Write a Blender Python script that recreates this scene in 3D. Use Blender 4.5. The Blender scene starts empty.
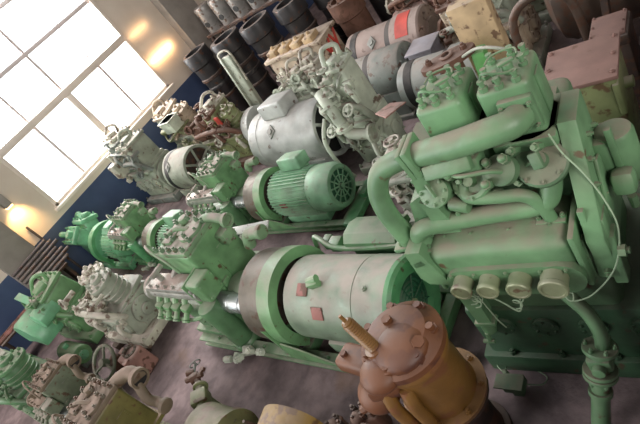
import bpy, bmesh, math, random
from mathutils import Vector, Matrix
C = bpy.context.scene.collection
PI = math.pi
V = Vector

# ------------------------------------------------------------------ materials
def lin(c):
    c = c / 255.0
    return c / 12.92 if c <= .04045 else ((c + .055) / 1.055) ** 2.4
def rgb(r, g, b): return (lin(r), lin(g), lin(b), 1)
DUST = (172, 156, 148)
def paint(name, col, dust=.55, rust=.12, rough=.42, var=.16, metal=0.0, dustcol=DUST, rustcol=(88, 58, 42), scale=1.0, bump=.15):
    m = bpy.data.materials.new(name); m.use_nodes = True
    nt = m.node_tree; N = nt.nodes; L = nt.links
    b = N['Principled BSDF']
    tc = N.new('ShaderNodeTexCoord')
    def noise(s, d=4):
        n = N.new('ShaderNodeTexNoise'); n.inputs['Scale'].default_value = s * scale; n.inputs['Detail'].default_value = d
        L.new(tc.outputs['Object'], n.inputs['Vector']); return n.outputs['Fac']
    def ramp(x, a, c):
        r = N.new('ShaderNodeMapRange'); r.inputs[1].default_value = a; r.inputs[2].default_value = c
        L.new(x, r.inputs[0]); return r.outputs[0]
    def mul(x, y):
        k = N.new('ShaderNodeMath'); k.operation = 'MULTIPLY'
        L.new(x, k.inputs[0])
        if isinstance(y, float): k.inputs[1].default_value = y
        else: L.new(y, k.inputs[1])
        return k.outputs[0]
    def mix(f, a, c):
        k = N.new('ShaderNodeMix'); k.data_type = 'RGBA'
        L.new(f, k.inputs[0])
        if isinstance(a, tuple): k.inputs[6].default_value = a
        else: L.new(a, k.inputs[6])
        if isinstance(c, tuple): k.inputs[7].default_value = c
        else: L.new(c, k.inputs[7])
        return k.outputs[2]
    base = rgb(*col)
    dark = tuple(x * (1 - var * 2.0) for x in base[:3]) + (1,)
    lite = tuple(min(1, x * (1 + var * 1.2)) for x in base[:3]) + (1,)
    c = mix(ramp(noise(5), .3, .7), dark, lite)
    if rust > 0:
        f = mul(ramp(noise(11, 6), .68 - rust * .5, .74 - rust * .45), .85)
        c = mix(f, c, rgb(*rustcol))
    ro = None
    if dust > 0:
        g = N.new('ShaderNodeNewGeometry')
        s = N.new('ShaderNodeSeparateXYZ'); L.new(g.outputs['Normal'], s.inputs[0])
        up = ramp(s.outputs['Z'], .25, .95)
        nz = ramp(noise(7, 7), .25, .6)
        f = mul(mul(up, nz), float(dust))
        c = mix(f, c, rgb(*dustcol))
        rr = N.new('ShaderNodeMapRange'); rr.inputs[3].default_value = rough; rr.inputs[4].default_value = .95
        L.new(f, rr.inputs[0]); L.new(rr.outputs[0], b.inputs['Roughness'])
    else:
        b.inputs['Roughness'].default_value = rough
    L.new(c, b.inputs['Base Color'])
    b.inputs['Metallic'].default_value = metal
    if bump:
        bp = N.new('ShaderNodeBump'); bp.inputs['Strength'].default_value = bump; bp.inputs['Distance'].default_value = .01
        L.new(noise(40, 3), bp.inputs['Height']); L.new(bp.outputs[0], b.inputs['Normal'])
    return m

G = dict(
    green=paint('green_enamel', (108, 150, 104), dust=.55, rough=.36, rust=.03),
    greend=paint('green_enamel_dark', (90, 128, 90), dust=.45, rough=.38, rust=.04),
    greenm=paint('green_motor', (122, 140, 118), dust=.8, rough=.36, rust=.03),
    greenf=paint('green_finned_motor', (132, 178, 142), dust=.4, rough=.4, rust=.05),
    mint=paint('mint_enamel', (122, 184, 142), dust=.45, rough=.35, rust=.05),
    mintd=paint('mint_enamel_deep', (92, 158, 108), dust=.3, rough=.35, rust=.05),
    head=paint('dusty_green_casting', (118, 148, 112), dust=.95, rough=.6, rust=.2),
    big=paint('pale_green_enamel', (100, 136, 98), dust=.9, rough=.38, rust=.03, dustcol=(128, 118, 102)),
    bigd=paint('dusty_green_casting_deep', (88, 118, 86), dust=.85, rough=.5, rust=.1, dustcol=(130, 120, 105)),
    bigbase=paint('deep_green_base', (56, 88, 62), dust=.4, rough=.45, rust=.08, dustcol=(110, 105, 90)),
    disc=paint('worn_metal_cap', (142, 150, 116), dust=.4, rough=.4, rust=.12, metal=.2),
    steel=paint('bare_steel', (190, 195, 195), dust=.3, rough=.25, rust=.05, metal=.8),
    wheel=paint('worn_brown_flywheel', (98, 92, 80), dust=.3, rough=.4, rust=.25, metal=.3),
    black=paint('black_rubber_and_shade', (30, 30, 30), dust=.25, rough=.6, rust=0),  # black bands; also painted into openings as their shade
    grille=paint('dark_green_grille', (46, 96, 70), dust=.2, rough=.5, rust=.05),
    bolt=paint('dull_bolt', (112, 106, 92), dust=.5, rough=.5, rust=.4, metal=.3),
    cooler=paint('dusty_steel_cooler', (168, 168, 160), dust=.98, rough=.4, rust=.05, metal=.5, dustcol=(160, 140, 132)),
    headnut=paint('dusty_green_nuts', (98, 124, 96), dust=.7, rough=.6, rust=.2),
    rustred=paint('rust_red_plate', (150, 96, 88), dust=.2, rough=.7, rust=.4),
    olive=paint('olive_casting', (122, 128, 88), dust=.6, rough=.5, rust=.2),
    oliveg=paint('grey_olive_casting', (110, 120, 98), dust=.75, rough=.55, rust=.14),
    olived=paint('dull_olive_drum', (92, 92, 58), dust=.5, rough=.6, rust=.25),
    yolive=paint('yellow_olive_casting', (106, 100, 54), dust=.8, rough=.5, rust=.12, dustcol=(172, 146, 134)),
    orange=paint('rusty_orange_paint', (96, 58, 34), dust=.4, rough=.5, rust=.32, dustcol=(128, 88, 68), rustcol=(70, 40, 30)),
    orangel=paint('orange_barrel_paint', (118, 84, 38), dust=.3, rough=.42, rust=.24, dustcol=(130, 94, 70), rustcol=(110, 70, 44)),
    ochre=paint('ochre_paint', (150, 118, 52), dust=.45, rough=.6, rust=.3),
    rust=paint('rusty_iron', (104, 72, 58), dust=.4, rough=.75, rust=.3, metal=.1),
    rustd=paint('dark_rusty_iron', (66, 52, 46), dust=.35, rough=.75, rust=.35, metal=.2),
    liner=paint('oily_dark_iron', (58, 56, 57), dust=.5, rough=.4, rust=.14, metal=.45),
    piston=paint('worn_piston_metal', (150, 146, 142), dust=.5, rough=.35, rust=.2, metal=.5),
    grey=paint('silver_grey_enamel', (184, 186, 182), dust=.4, rough=.32, rust=.05),
    greyd=paint('dull_grey_enamel', (128, 134, 128), dust=.6, rough=.5, rust=.15),
    greyg=paint('grey_green_enamel', (156, 162, 146), dust=.7, rough=.5, rust=.15),
    pale=paint('pale_aqua_enamel', (184, 192, 174), dust=.6, rough=.45, rust=.14),
    white=paint('dirty_white_paint', (186, 182, 166), dust=.7, rough=.6, rust=.28),
    beige=paint('beige_paint', (184, 166, 144), dust=.6, rough=.6, rust=.25),
    tan=paint('tan_paint', (186, 160, 124), dust=.4, rough=.6, rust=.2),
    pinkhead=paint('dusty_pinkish_head', (114, 100, 82), dust=.8, rough=.65, rust=.15, dustcol=(144, 122, 110)),
    pinkgrey=paint('worn_pinkish_grey', (150, 128, 120), dust=.6, rough=.5, rust=.14),
    lilac=paint('lilac_grey_paint', (164, 160, 170), dust=.4, rough=.5, rust=.06),
    pinkrust=paint('pinkish_primer', (172, 128, 118), dust=.6, rough=.6, rust=.3),
    pinkplate=paint('pink_brown_cover', (122, 92, 84), dust=.3, rough=.65, rust=.05, dustcol=(132, 106, 96)),
    redpaint=paint('red_marker_paint', (196, 70, 58), dust=.1, rough=.6, rust=.05),
    yellowp=paint('orange_tag', (230, 160, 50), dust=.1, rough=.6, rust=0),
    limeg=paint('bright_green_paint', (104, 166, 96), dust=.3, rough=.45, rust=.1),
    brown=paint('dark_brown_tank', (84, 68, 58), dust=.6, rough=.65, rust=.35),
    pipe=paint('dark_pipe', (92, 84, 84), dust=.6, rough=.5, rust=.3, metal=.3),
    wood=paint('dark_wood', (70, 54, 44), dust=.4, rough=.85, rust=.2),
    ply=paint('pale_wood', (186, 160, 140), dust=.3, rough=.8, rust=.05),
    wire=paint('pale_green_wire', (150, 170, 140), dust=0, rough=.5, rust=0, bump=0),
    sheet=paint('pale_sheet_metal', (190, 190, 184), dust=.4, rough=.5, rust=.1),
    yellow=paint('yellow_paint', (190, 160, 50), dust=.2, rough=.5, rust=.2),
)

# ------------------------------------------------------------------ mesh builder
def rot_to(d):
    return V((0, 0, 1)).rotation_difference(V(d).normalized()).to_matrix().to_4x4()
class MB:
    def __init__(s): s.bm = bmesh.new()
    def box(s, c, d, r=(0, 0, 0), bev=.012, seg=2, M=None):
        R = Matrix.Rotation(r[2], 4, 'Z') @ Matrix.Rotation(r[1], 4, 'Y') @ Matrix.Rotation(r[0], 4, 'X')
        mt = Matrix.Translation(V(c)) @ R @ Matrix.Diagonal((d[0], d[1], d[2], 1))
        if M: mt = M @ mt
        g = bmesh.ops.create_cube(s.bm, size=1, matrix=mt)
        if bev:
            ed = {e for v in g['verts'] for e in v.link_edges}
            bmesh.ops.bevel(s.bm, geom=list(ed), offset=min(bev, min(d) * .45), segments=seg, affect='EDGES', profile=.5)
        return s
    def cyl(s, p0, p1, r, r1=None, n=24, bev=0, caps=True):
        p0 = V(p0); p1 = V(p1); d = p1 - p0
        mt = Matrix.Translation((p0 + p1) / 2) @ rot_to(d)
        g = bmesh.ops.create_cone(s.bm, cap_ends=caps, segments=n, radius1=r, radius2=r if r1 is None else r1, depth=d.length, matrix=mt)
        if bev:
            fs = {f for v in g['verts'] for f in v.link_faces if len(f.verts) > 4}
            ed = {e for f in fs for e in f.edges}
            bmesh.ops.bevel(s.bm, geom=list(ed), offset=bev, segments=2, affect='EDGES', profile=.5)
        return s
    def lathe(s, prof, p0=(0, 0, 0), axis=(0, 0, 1), n=32, a0=0, a1=2 * PI, ref=None):
        # prof: (t along axis, radius); closed ring when full turn
        ax = V(axis).normalized()
        rf = V(ref) if ref else (V((0, 0, 1)) if abs(ax.z) < .9 else V((1, 0, 0)))
        e1 = (rf - ax * rf.dot(ax)).normalized(); e2 = ax.cross(e1)
        full = abs(a1 - a0 - 2 * PI) < 1e-6
        cnt = n if full else n + 1
        rings = []
        for (t, r) in prof:
            o = V(p0) + ax * t
            if r < 1e-5: rings.append([s.bm.verts.new(o)])
            else:
                rings.append([s.bm.verts.new(o + (e1 * math.cos(a0 + (a1 - a0) * i / n) + e2 * math.sin(a0 + (a1 - a0) * i / n)) * r) for i in range(cnt)])
        for A, B in zip(rings, rings[1:]):
            m = n
            for i in range(m):
                j = (i + 1) % cnt
                if len(A) == 1 and len(B) == 1: continue
                if len(A) == 1: f = (A[0], B[j], B[i])
                elif len(B) == 1: f = (A[i], A[j], B[0])
                else: f = (A[i], A[j], B[j], B[i])
                try: s.bm.faces.new(f)
                except ValueError: pass
        if not full:
            for k in (0, -1):
                vs = [R[k] if len(R) > 1 else R[0] for R in rings]
                try: s.bm.faces.new(vs)
                except ValueError: pass
        return s
    def tube(s, pts, r, n=12, smooth=6, closed=False, flat=1.0):
        P = [V(p) for p in pts]
        if smooth and len(P) > 2:
            Q = []
            for i in range(len(P) - 1):
                a = P[max(i - 1, 0)]; b = P[i]; c = P[i + 1]; d = P[min(i + 2, len(P) - 1)]
                for k in range(smooth):
                    t = k / smooth
                    Q.append(.5 * ((2 * b) + (c - a) * t + (2 * a - 5 * b + 4 * c - d) * t * t + (3 * b - a - 3 * c + d) * t ** 3))
            Q.append(P[-1]); P = Q
        t0 = (P[1] - P[0]).normalized()
        up = V((0, 0, 1)) if abs(t0.z) < .9 else V((1, 0, 0))
        nrm = (up - t0 * up.dot(t0)).normalized(); prev = t0; rings = []
        for i, p in enumerate(P):
            t = (P[min(i + 1, len(P) - 1)] - P[max(i - 1, 0)]).normalized()
            nrm = prev.rotation_difference(t) @ nrm; prev = t
            b = t.cross(nrm)
            rr = r(i / (len(P) - 1)) if callable(r) else r
            rings.append([s.bm.verts.new(p + (nrm * math.cos(2 * PI * k / n) * flat + b * math.sin(2 * PI * k / n)) * rr) for k in range(n)])
        for A, B in zip(rings, rings[1:]):
            for k in range(n): s.bm.faces.new((A[k], A[(k + 1) % n], B[(k + 1) % n], B[k]))
        s.bm.faces.new(rings[0][::-1]); s.bm.faces.new(rings[-1])
        return s
    def prism(s, poly, h0, h1, M=None, bev=0):
        # poly in local xy extruded along z from h0 to h1
        M = M or Matrix.Identity(4)
        a = [s.bm.verts.new(M @ V((x, y, h0))) for x, y in poly]
        b = [s.bm.verts.new(M @ V((x, y, h1))) for x, y in poly]
        fs = [s.bm.faces.new(a[::-1]), s.bm.faces.new(b)]
        n = len(poly)
        for i in range(n): fs.append(s.bm.faces.new((a[i], a[(i + 1) % n], b[(i + 1) % n], b[i])))
        if bev:
            ed = {e for e in fs[1].edges}
            bmesh.ops.bevel(s.bm, geom=list(ed), offset=bev, segments=2, affect='EDGES', profile=.5)
        return s
    def bolt(s, p, axis, r=.016, h=.022):
        a = V(axis).normalized(); p = V(p)
        s.cyl(p - a * .002, p + a * h, r, n=6)
        s.cyl(p + a * h, p + a * h * 1.5, r * .55, n=8)
        return s
    def bolts(s, c, axis, R, n, r=.016, h=.022, a0=0):
        ax = V(axis).normalized(); rf = V((0, 0, 1)) if abs(ax.z) < .9 else V((1, 0, 0))
        e1 = (rf - ax * rf.dot(ax)).normalized(); e2 = ax.cross(e1)
        for i in range(n):
            a = a0 + 2 * PI * i / n
            s.bolt(V(c) + (e1 * math.cos(a) + e2 * math.sin(a)) * R, ax, r, h)
        return s
    def flange(s, p, axis, r, t=.03, bore=.55, n=6, bolts=True):
        a = V(axis).normalized(); p = V(p)
        s.lathe([(0, r * bore), (0, r), (t, r), (t, r * bore), (-.04, r * bore)], p, a, n=24)
        s.lathe([(-.045, 0), (-.04, r * bore)], p, a, n=24)
        if bolts: s.bolts(p + a * t, a, r * .8, n, r * .11, r * .12)
        return s
    def ball(s, c, r, n=16, sc=(1, 1, 1)):
        bmesh.ops.create_uvsphere(s.bm, u_segments=n, v_segments=max(6, n // 2), radius=r, matrix=Matrix.Translation(V(c)) @ Matrix.Diagonal((*sc, 1)))
        return s
    def wheel(s, p, axis, R, r=.01, spokes=4):
        a = V(axis).normalized(); p = V(p); rf = V((0, 0, 1)) if abs(a.z) < .9 else V((1, 0, 0))
        e1 = (rf - a * rf.dot(a)).normalized(); e2 = a.cross(e1)
        k = 20
        s.lathe([(r * math.sin(t * PI / 4), R + r * math.cos(t * PI / 4)) for t in range(9)], p, a, n=k)
        for i in range(spokes):
            d = e1 * math.cos(2 * PI * i / spokes) + e2 * math.sin(2 * PI * i / spokes)
            s.cyl(p, p + d * R, r * .8, n=6)
        s.cyl(p - a * r * 2, p + a * r * 2, r * 2.2, n=10)
        return s
    def build(s, name, mat, parent=None, label=None, join=()):
        bm = s.bm
        for i, (o2, m2) in enumerate(join):
            for f in o2.bm.faces: f.material_index = i + 1
            tm = bpy.data.meshes.new('tmp'); o2.bm.to_mesh(tm); o2.bm.free(); bm.from_mesh(tm); bpy.data.meshes.remove(tm)
        bmesh.ops.recalc_face_normals(bm, faces=bm.faces)
        for f in bm.faces: f.smooth = True
        for e in bm.edges:
            if len(e.link_faces) == 2 and e.calc_face_angle(0) > .62: e.smooth = False
        me = bpy.data.meshes.new(name); bm.to_mesh(me); bm.free()
        me.materials.append(G[mat] if isinstance(mat, str) else mat)
        for (o2, m2) in join: me.materials.append(G[m2])
        o = bpy.data.objects.new(name, me); C.objects.link(o)
        if parent: o.parent = parent
        if label: o['label'] = label
        return o

def tag(o, label, cat, group=None, kind=None):
    o['label'] = label; o['category'] = cat
    if group: o['group'] = group
    if kind: o['kind'] = kind
    return o
def thing(name, label, cat, loc=(0, 0, 0), rz=0, group=None, s=1):
    o = bpy.data.objects.new(name, None); C.objects.link(o)
    o.location = loc; o.rotation_euler = (0, 0, rz); o.scale = (s, s, s); o.empty_display_size = .1
    return tag(o, label, cat, group)
def struct(o):
    o['kind'] = 'structure'; return o
R_ = math.radians

# ------------------------------------------------------------------ camera
Ax, Ny, Dn = (.47550, -.75740, .44748), (-.68535, 0, .72822), (.55154, .65295, .51910)
cam = bpy.data.objects.new('camera', bpy.data.cameras.new('camera')); C.objects.link(cam)
cam.data.sensor_width = 36; cam.data.lens = 527 / 640 * 36; cam.data.clip_start = .02
rx = V((Ax[0], Ny[0], -Dn[0])); ry = -V((Ax[1], Ny[1], -Dn[1])); rzv = -V((Ax[2], Ny[2], -Dn[2]))
M = Matrix((rx, ry, rzv)).transposed().to_4x4(); M.translation = (0, 0, 3.2)
cam.matrix_world = M
bpy.context.scene.camera = cam

# ------------------------------------------------------------------ the hall
def plain_mat(name, fn):
    m = bpy.data.materials.new(name); m.use_nodes = True
    fn(m.node_tree, m.node_tree.nodes, m.node_tree.links, m.node_tree.nodes['Principled BSDF']); return m
def floor_fn(nt, N, L, b):
    tc = N.new('ShaderNodeTexCoord')
    def noise(s, d, dist=0):
        n = N.new('ShaderNodeTexNoise'); n.inputs['Scale'].default_value = s; n.inputs['Detail'].default_value = d
        n.inputs['Distortion'].default_value = dist
        L.new(tc.outputs['Object'], n.inputs['Vector']); return n.outputs['Fac']
    r = N.new('ShaderNodeValToRGB'); L.new(noise(1.7, 9, .6), r.inputs[0])
    r.color_ramp.elements[0].position = .3; r.color_ramp.elements[0].color = rgb(92, 78, 79)
    r.color_ramp.elements[1].position = .7; r.color_ramp.elements[1].color = rgb(156, 134, 134)
    r2 = N.new('ShaderNodeValToRGB'); L.new(noise(9, 8, .3), r2.inputs[0])
    r2.color_ramp.elements[0].position = .25; r2.color_ramp.elements[0].color = (.45, .43, .43, 1)
    r2.color_ramp.elements[1].position = .6; r2.color_ramp.elements[1].color = (1, 1, 1, 1)
    mx = N.new('ShaderNodeMix'); mx.data_type = 'RGBA'; mx.blend_type = 'MULTIPLY'; mx.inputs[0].default_value = .7
    L.new(r.outputs[0], mx.inputs[6]); L.new(r2.outputs[0], mx.inputs[7])
    st = N.new('ShaderNodeMapRange'); st.inputs[1].default_value = .6; st.inputs[2].default_value = .72
    L.new(noise(1.1, 5, 1.0), st.inputs[0])
    mx2 = N.new('ShaderNodeMix'); mx2.data_type = 'RGBA'; mx2.inputs[7].default_value = rgb(128, 98, 74)
    ml = N.new('ShaderNodeMath'); ml.operation = 'MULTIPLY'; ml.inputs[1].default_value = .5; L.new(st.outputs[0], ml.inputs[0])
    L.new(ml.outputs[0], mx2.inputs[0]); L.new(mx.outputs[2], mx2.inputs[6])
    L.new(mx2.outputs[2], b.inputs['Base Color']); b.inputs['Roughness'].default_value = .85
    bp = N.new('ShaderNodeBump'); bp.inputs['Strength'].default_value = .4; bp.inputs['Distance'].default_value = .02
    L.new(noise(22, 6), bp.inputs['Height']); L.new(bp.outputs[0], b.inputs['Normal'])
def wall_fn(nt, N, L, b):
    g = N.new('ShaderNodeNewGeometry'); s = N.new('ShaderNodeSeparateXYZ'); L.new(g.outputs['Position'], s.inputs[0])
    n = N.new('ShaderNodeTexNoise'); n.inputs['Scale'].default_value = 2.2; n.inputs['Detail'].default_value = 6
    L.new(g.outputs['Position'], n.inputs['Vector'])
    def two(a, c):
        r = N.new('ShaderNodeValToRGB'); L.new(n.outputs['Fac'], r.inputs[0])
        r.color_ramp.elements[0].position = .3; r.color_ramp.elements[0].color = rgb(*a)
        r.color_ramp.elements[1].position = .7; r.color_ramp.elements[1].color = rgb(*c); return r.outputs[0]
    gt = N.new('ShaderNodeMath'); gt.operation = 'GREATER_THAN'; gt.inputs[1].default_value = .98; L.new(s.outputs['Z'], gt.inputs[0])
    mx = N.new('ShaderNodeMix'); mx.data_type = 'RGBA'; L.new(gt.outputs[0], mx.inputs[0])
    L.new(two((56, 70, 102), (70, 86, 118)), mx.inputs[6]); L.new(two((214, 198, 182), (226, 212, 198)), mx.inputs[7])
    L.new(mx.outputs[2], b.inputs['Base Color']); b.inputs['Roughness'].default_value = .4
m_floor = plain_mat('stained_concrete', floor_fn); m_wall = plain_mat('two_tone_wall_paint', wall_fn)
m_col = paint('grey_column_paint', (150, 142, 134), dust=0, rust=0, rough=.5, var=.08)
m_frame = paint('window_frame_paint', (232, 218, 206), dust=0, rust=.0, rough=.4, var=.05)
m_framed = paint('window_bar_paint', (226, 214, 212), dust=0, rust=.0, rough=.4, var=.05)
struct(MB().box((3.5, 3.5, -.05), (15, 13.6, .1), bev=0).build('floor', m_floor))
WX0, WX1, WZ0, WZ1, WY = 1.89, 4.97, 1.13, 5.2, 9.3
w = MB()
w.box(((-4 + WX0) / 2, WY + .12, 3.5), (WX0 + 4, .24, 7), bev=0)
w.box(((WX1 + 11) / 2, WY + .12, 3.5), (11 - WX1, .24, 7), bev=0)
w.box(((WX0 + WX1) / 2, WY + .12, WZ0 / 2), (WX1 - WX0, .24, WZ0), bev=0)
w.box(((WX0 + WX1) / 2, WY + .12, (WZ1 + 7) / 2), (WX1 - WX0, .24, 7 - WZ1), bev=0)
struct(w.build('wall_back', m_wall))
struct(MB().box((11.1, 3.5, 3.5), (.2, 13.6, 7), bev=0).build('wall_right', m_wall))
def mk_col(x0, x1, nm):
    struct(MB().box(((x0 + x1) / 2, WY - .1, 3.5), (x1 - x0, .24, 7), bev=.01).build(nm, m_col))
mk_col(.62, 1.16, 'trim_1'); mk_col(5.86, 6.5, 'trim_2')
struct(MB().box((2.5, -1.9, 1.48), (7.6, 4.3, .14), bev=.01).build('floor_shade_slab', m_floor))  # unseen platform added to shade the floor around the large compressor
win = bpy.data.objects.new('window_1', None); C.objects.link(win); struct(win)
win.location = (0, WY, 0)
f = MB()
for x in (WX0 + .03, WX1 - .03): f.box((x, .05, (WZ0 + WZ1) / 2), (.07, .12, WZ1 - WZ0), bev=.006)
for z in (WZ0 + .03, WZ1 - .03): f.box(((WX0 + WX1) / 2, .05, z), (WX1 - WX0, .12, .07), bev=.006)
f.build('window_frame', m_frame, win)
MB().box(((WX0 + WX1) / 2, -.02, WZ0 - .015), (WX1 - WX0 + .12, .14, .05), bev=.006).build('window_sill', m_frame, win)
MB().box(((WX0 + WX1) / 2, .03, 2.28), (WX1 - WX0 - .1, .1, .12), bev=.006).build('transom', m_frame, win)
for z in (3.07, 3.77, 4.47): MB().box(((WX0 + WX1) / 2, .04, z), (WX1 - WX0 - .1, .05, .07), bev=.004).build('glazing_bar', m_framed, win)
MB().box((3.42, .03, (WZ0 + 2.22) / 2), (.12, .1, 2.22 - WZ0), bev=.006).build('mullion', m_frame, win)
for x in (2.64, 4.2): MB().box((x, .05, (WZ0 + 2.22) / 2), (.05, .05, 2.22 - WZ0), bev=.004).build('mullion', m_framed, win)
for x, t in ((2.64, .04), (3.42, .05), (4.18, .022)): MB().box((x, .05, (2.34 + WZ1) / 2), (t, .04, WZ1 - 2.34), bev=.003).build('mullion', m_framed, win)
gm = bpy.data.materials.new('window_glass'); gm.use_nodes = True
nt = gm.node_tree; nt.nodes.clear()
o_ = nt.nodes.new('ShaderNodeOutputMaterial'); t_ = nt.nodes.new('ShaderNodeBsdfTransparent'); g_ = nt.nodes.new('ShaderNodeBsdfGlossy'); x_ = nt.nodes.new('ShaderNodeMixShader')
g_.inputs['Roughness'].default_value = .05; x_.inputs[0].default_value = .05
t_.inputs[0].default_value = (.96, .97, .97, 1)
nt.links.new(t_.outputs[0], x_.inputs[1]); nt.links.new(g_.outputs[0], x_.inputs[2]); nt.links.new(x_.outputs[0], o_.inputs[0])
MB().box(((WX0 + WX1) / 2, .07, (WZ0 + WZ1) / 2), (WX1 - WX0 - .1, .006, WZ1 - WZ0 - .1), bev=0).build('glass', gm, win)

# ------------------------------------------------------------------ compressor sets
def nuts_grid(mb, xs, ys, z, r=.018, h=.03):
    for x in xs:
        for y in ys: mb.bolt((x, y, z), (0, 0, 1), r, h)

def compressor_set(label, group, loc, rz, s=1, body='green', dark='greend', motor='greenm', headm='head', fins=False, with_motor=True, wheel=True, elb=None, name='compressor_set', detail=True, cat='compressor'):
    t = thing(name, label, cat, loc, rz, group, s)
    x1 = (1.98 if fins else 1.84) if with_motor else (.75 if wheel else -.12)
    b = MB()
    for y in (-.37, .37):
        b.box(((x1 - .93) / 2, y, .15), (x1 + .93, .1, .02), bev=.004)
        b.box(((x1 - .93) / 2, y, .055), (x1 + .93, .1, .02), bev=.004)
        b.box(((x1 - .93) / 2, y, .1), (x1 + .93, .02, .09), bev=.003)
    for x in [q for q in (-.88, -.2, .6) if q < x1] + [x1 - .05]: b.box((x, 0, .1), (.09, .72, .1), bev=.004)
    for x in (-.6, .1, .9, 1.6):
        if x < x1: b.bolt((x, -.37, .16), (0, 0, 1), .016, .02)
    b.build('base_frame', dark, t)
    # crankcase
    c = MB()
    c.box((-.55, 0, .36), (.8, .56, .4), bev=.05, seg=3)
    c.box((-.55, 0, .2), (.86, .68, .06), bev=.01)
    c.cyl((-.15, 0, .5), (.3, 0, .5), .2, .27, n=28)
    c.cyl((-.55, -.28, .38), (-.55, -.31, .38), .13, n=24, bev=.006); c.bolts((-.55, -.31, .38), (0, -1, 0), .11, 8, .012, .014)
    c.build('crankcase', dark, t)
    # upright cylinder block
    bx, by, bw, bd = -.5, .16, .52, .52
    k = MB()
    k.box((bx, by, .82), (bw, bd, .66), bev=.035, seg=3)
    k.box((bx, by, .52), (bw + .07, bd + .06, .06), bev=.015)
    k.box((bx + bw / 2, by + .06, .95), (.02, .12, .02), bev=.004); k.box((bx + bw / 2, by + .11, .9), (.02, .02, .1), bev=.004)
    k.box((bx + bw / 2 + .004, by - .08, .72), (.012, .01, .3), bev=.003)
    k.box((bx + bw / 2 + .01, by - .18, .66), (.05, .1, .12), bev=.012)
    k.bolts((bx + bw / 2 + .03, by - .18, .66), (1, 0, 0), .04, 4, .01, .012, .8)
    k.build('cylinder_block', body, t)
    h = MB()
    h.box((bx, by, 1.17), (bw + .01, bd + .01, .06), bev=.015)
    h.box((bx - .14, by, 1.21), (bw * .3, bd * .6, .05), bev=.02); h.cyl((bx + .13, by, 1.19), (bx + .13, by, 1.235), .13, n=24, bev=.012)
    h.box((bx, by, 1.2), (bw * .6, bd * .2, .04), bev=.015)
    n_ = MB()
    for i in range(5):
        for sy in (-1, 1): n_.bolt((bx - bw * .44 + bw * .88 * i / 4, by + sy * bd * .44, 1.2), (0, 0, 1), .024, .04)
    for i in range(3):
        for sx in (-1, 1): n_.bolt((bx + sx * bw * .44, by - bd * .22 + bd * .22 * i, 1.2), (0, 0, 1), .024, .04)
    for dx, dy in ((-.15, -.08), (-.15, .09), (.0, -.12), (.0, .13), (.16, -.09), (.16, .11)): n_.bolt((bx + dx, by + dy, 1.235), (0, 0, 1), .022, .035)
    h.build('cylinder_head', headm, t, join=[(n_, 'bolt' if headm != 'head' else 'headnut')])
    h = MB()
    h.tube([(bx - .12, by - .05, 1.22), (bx - .1, by - .06, 1.27), (bx + .0, by - .02, 1.275), (bx + .1, by + .02, 1.22)], .022, n=10)
    h.cyl((bx - .06, by + .12, 1.22), (bx - .06, by + .12, 1.28), .05, n=14, bev=.008)
    h.tube([(bx - .28, by - .2, 1.2), (bx - .3, by - .24, 1.3), (bx - .16, by - .3, 1.28), (bx + .0, by - .33, 1.16), (bx + .06, by - .34, 1.02)], .014, n=8)
    h.build('cover_pipe', headm, t)
    e = MB()
    e.tube([(-.34, .28, 1.17), (-.26, .31, 1.21), (-.16, .32, 1.2), (-.0, .32, 1.15)], .046, n=18)
    e.lathe([(-.03, .046), (-.03, .07), (.01, .07), (.01, .05), (-.03, .046), (-.031, 0)], (.0, .32, 1.15), (1, 0, -.15), n=24)
    e.tube([(.02, .3, .82), (.1, .32, .94), (.28, .33, .96)], .06, n=14); e.cyl((.25, .33, .96), (.31, .33, .96), .072, n=18, bev=.02)
    e.box((-.2, .3, .98), (.16, .16, .14), bev=.03); e.bolts((-.12, .3, .98), (1, 0, 0), .06, 4, .012, .015)
    if elb:
        e.bm.free(); e = MB(); dx, dy, k = elb
        e.tube([(bx + .1, by + .2, .95), (bx + .12, by + dy * .6, 1.12), (bx + .3, by + dy, 1.16), (dx, by + dy, 1.1)], .075 * k, n=20)
        e.lathe([(-.05, .075 * k), (-.05, .11 * k), (.01, .11 * k), (.01, .085 * k), (-.05, .08 * k), (-.051, 0)], (dx, by + dy, 1.1), (1, 0, -.15), n=28)
        e.tube([(dx - .06, by + dy - .05, 1.06), (dx, by + dy - .12, .9), (dx + .04, by + dy - .1, .8), (dx + .14, by + dy - .1, .76)], .055 * k, n=16); e.cyl((dx + .12, by + dy - .1, .765), (dx + .17, by + dy - .1, .75), .085 * k, n=22, bev=.01)
    eo = e.build('discharge_elbow', headm, t)
    if elb: MB().cyl((dx - .02, by + dy, 1.103), (dx - .004, by + dy, 1.1006), .082 * k, n=24).build('bore', 'black', eo, 'black disc painted as shaded bore')  # black disc painted as the shade inside the open pipe
    # side cooler with tube bundle and header
    q = MB()
    q.cyl((-1.12, -.22, .82), (-.26, -.22, .82), .105, n=28)
    q.box((-.68, -.22, .9), (.82, .2, .06), bev=.015)
    q.cyl((-1.14, -.22, .82), (-1.09, -.22, .82), .13, n=24, bev=.008); q.bolts((-1.14, -.22, .82), (-1, 0, 0), .1, 8, .012, .014)
    for x in (-.98, -.84, -.7, -.56): q.bolt((x, -.29, .92), (0, 0, 1), .018, .03)
    q.cyl((-.86, -.2, .92), (-.86, -.2, 1.03), .03, n=10); q.cyl((-.86, -.26, 1.03), (-.86, -.1, 1.03), .028, n=10)
    q.cyl((-.72, -.16, .92), (-.62, -.02, 1.02), .03, n=10)
    q.build('cooler', 'cooler' if headm == 'head' else headm, t)
    v = MB()
    v.box((-.2, -.2, .87), (.2, .21, .25), bev=.025, seg=3)
    v.box((-.31, -.2, .86), (.03, .25, .28), bev=.01)
    v.bolts((-.1, -.2, .87), (1, 0, 0), .11, 4, .012, .012, .78)
    v.build('cooler_header', body, t)
    cks = MB()
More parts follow.
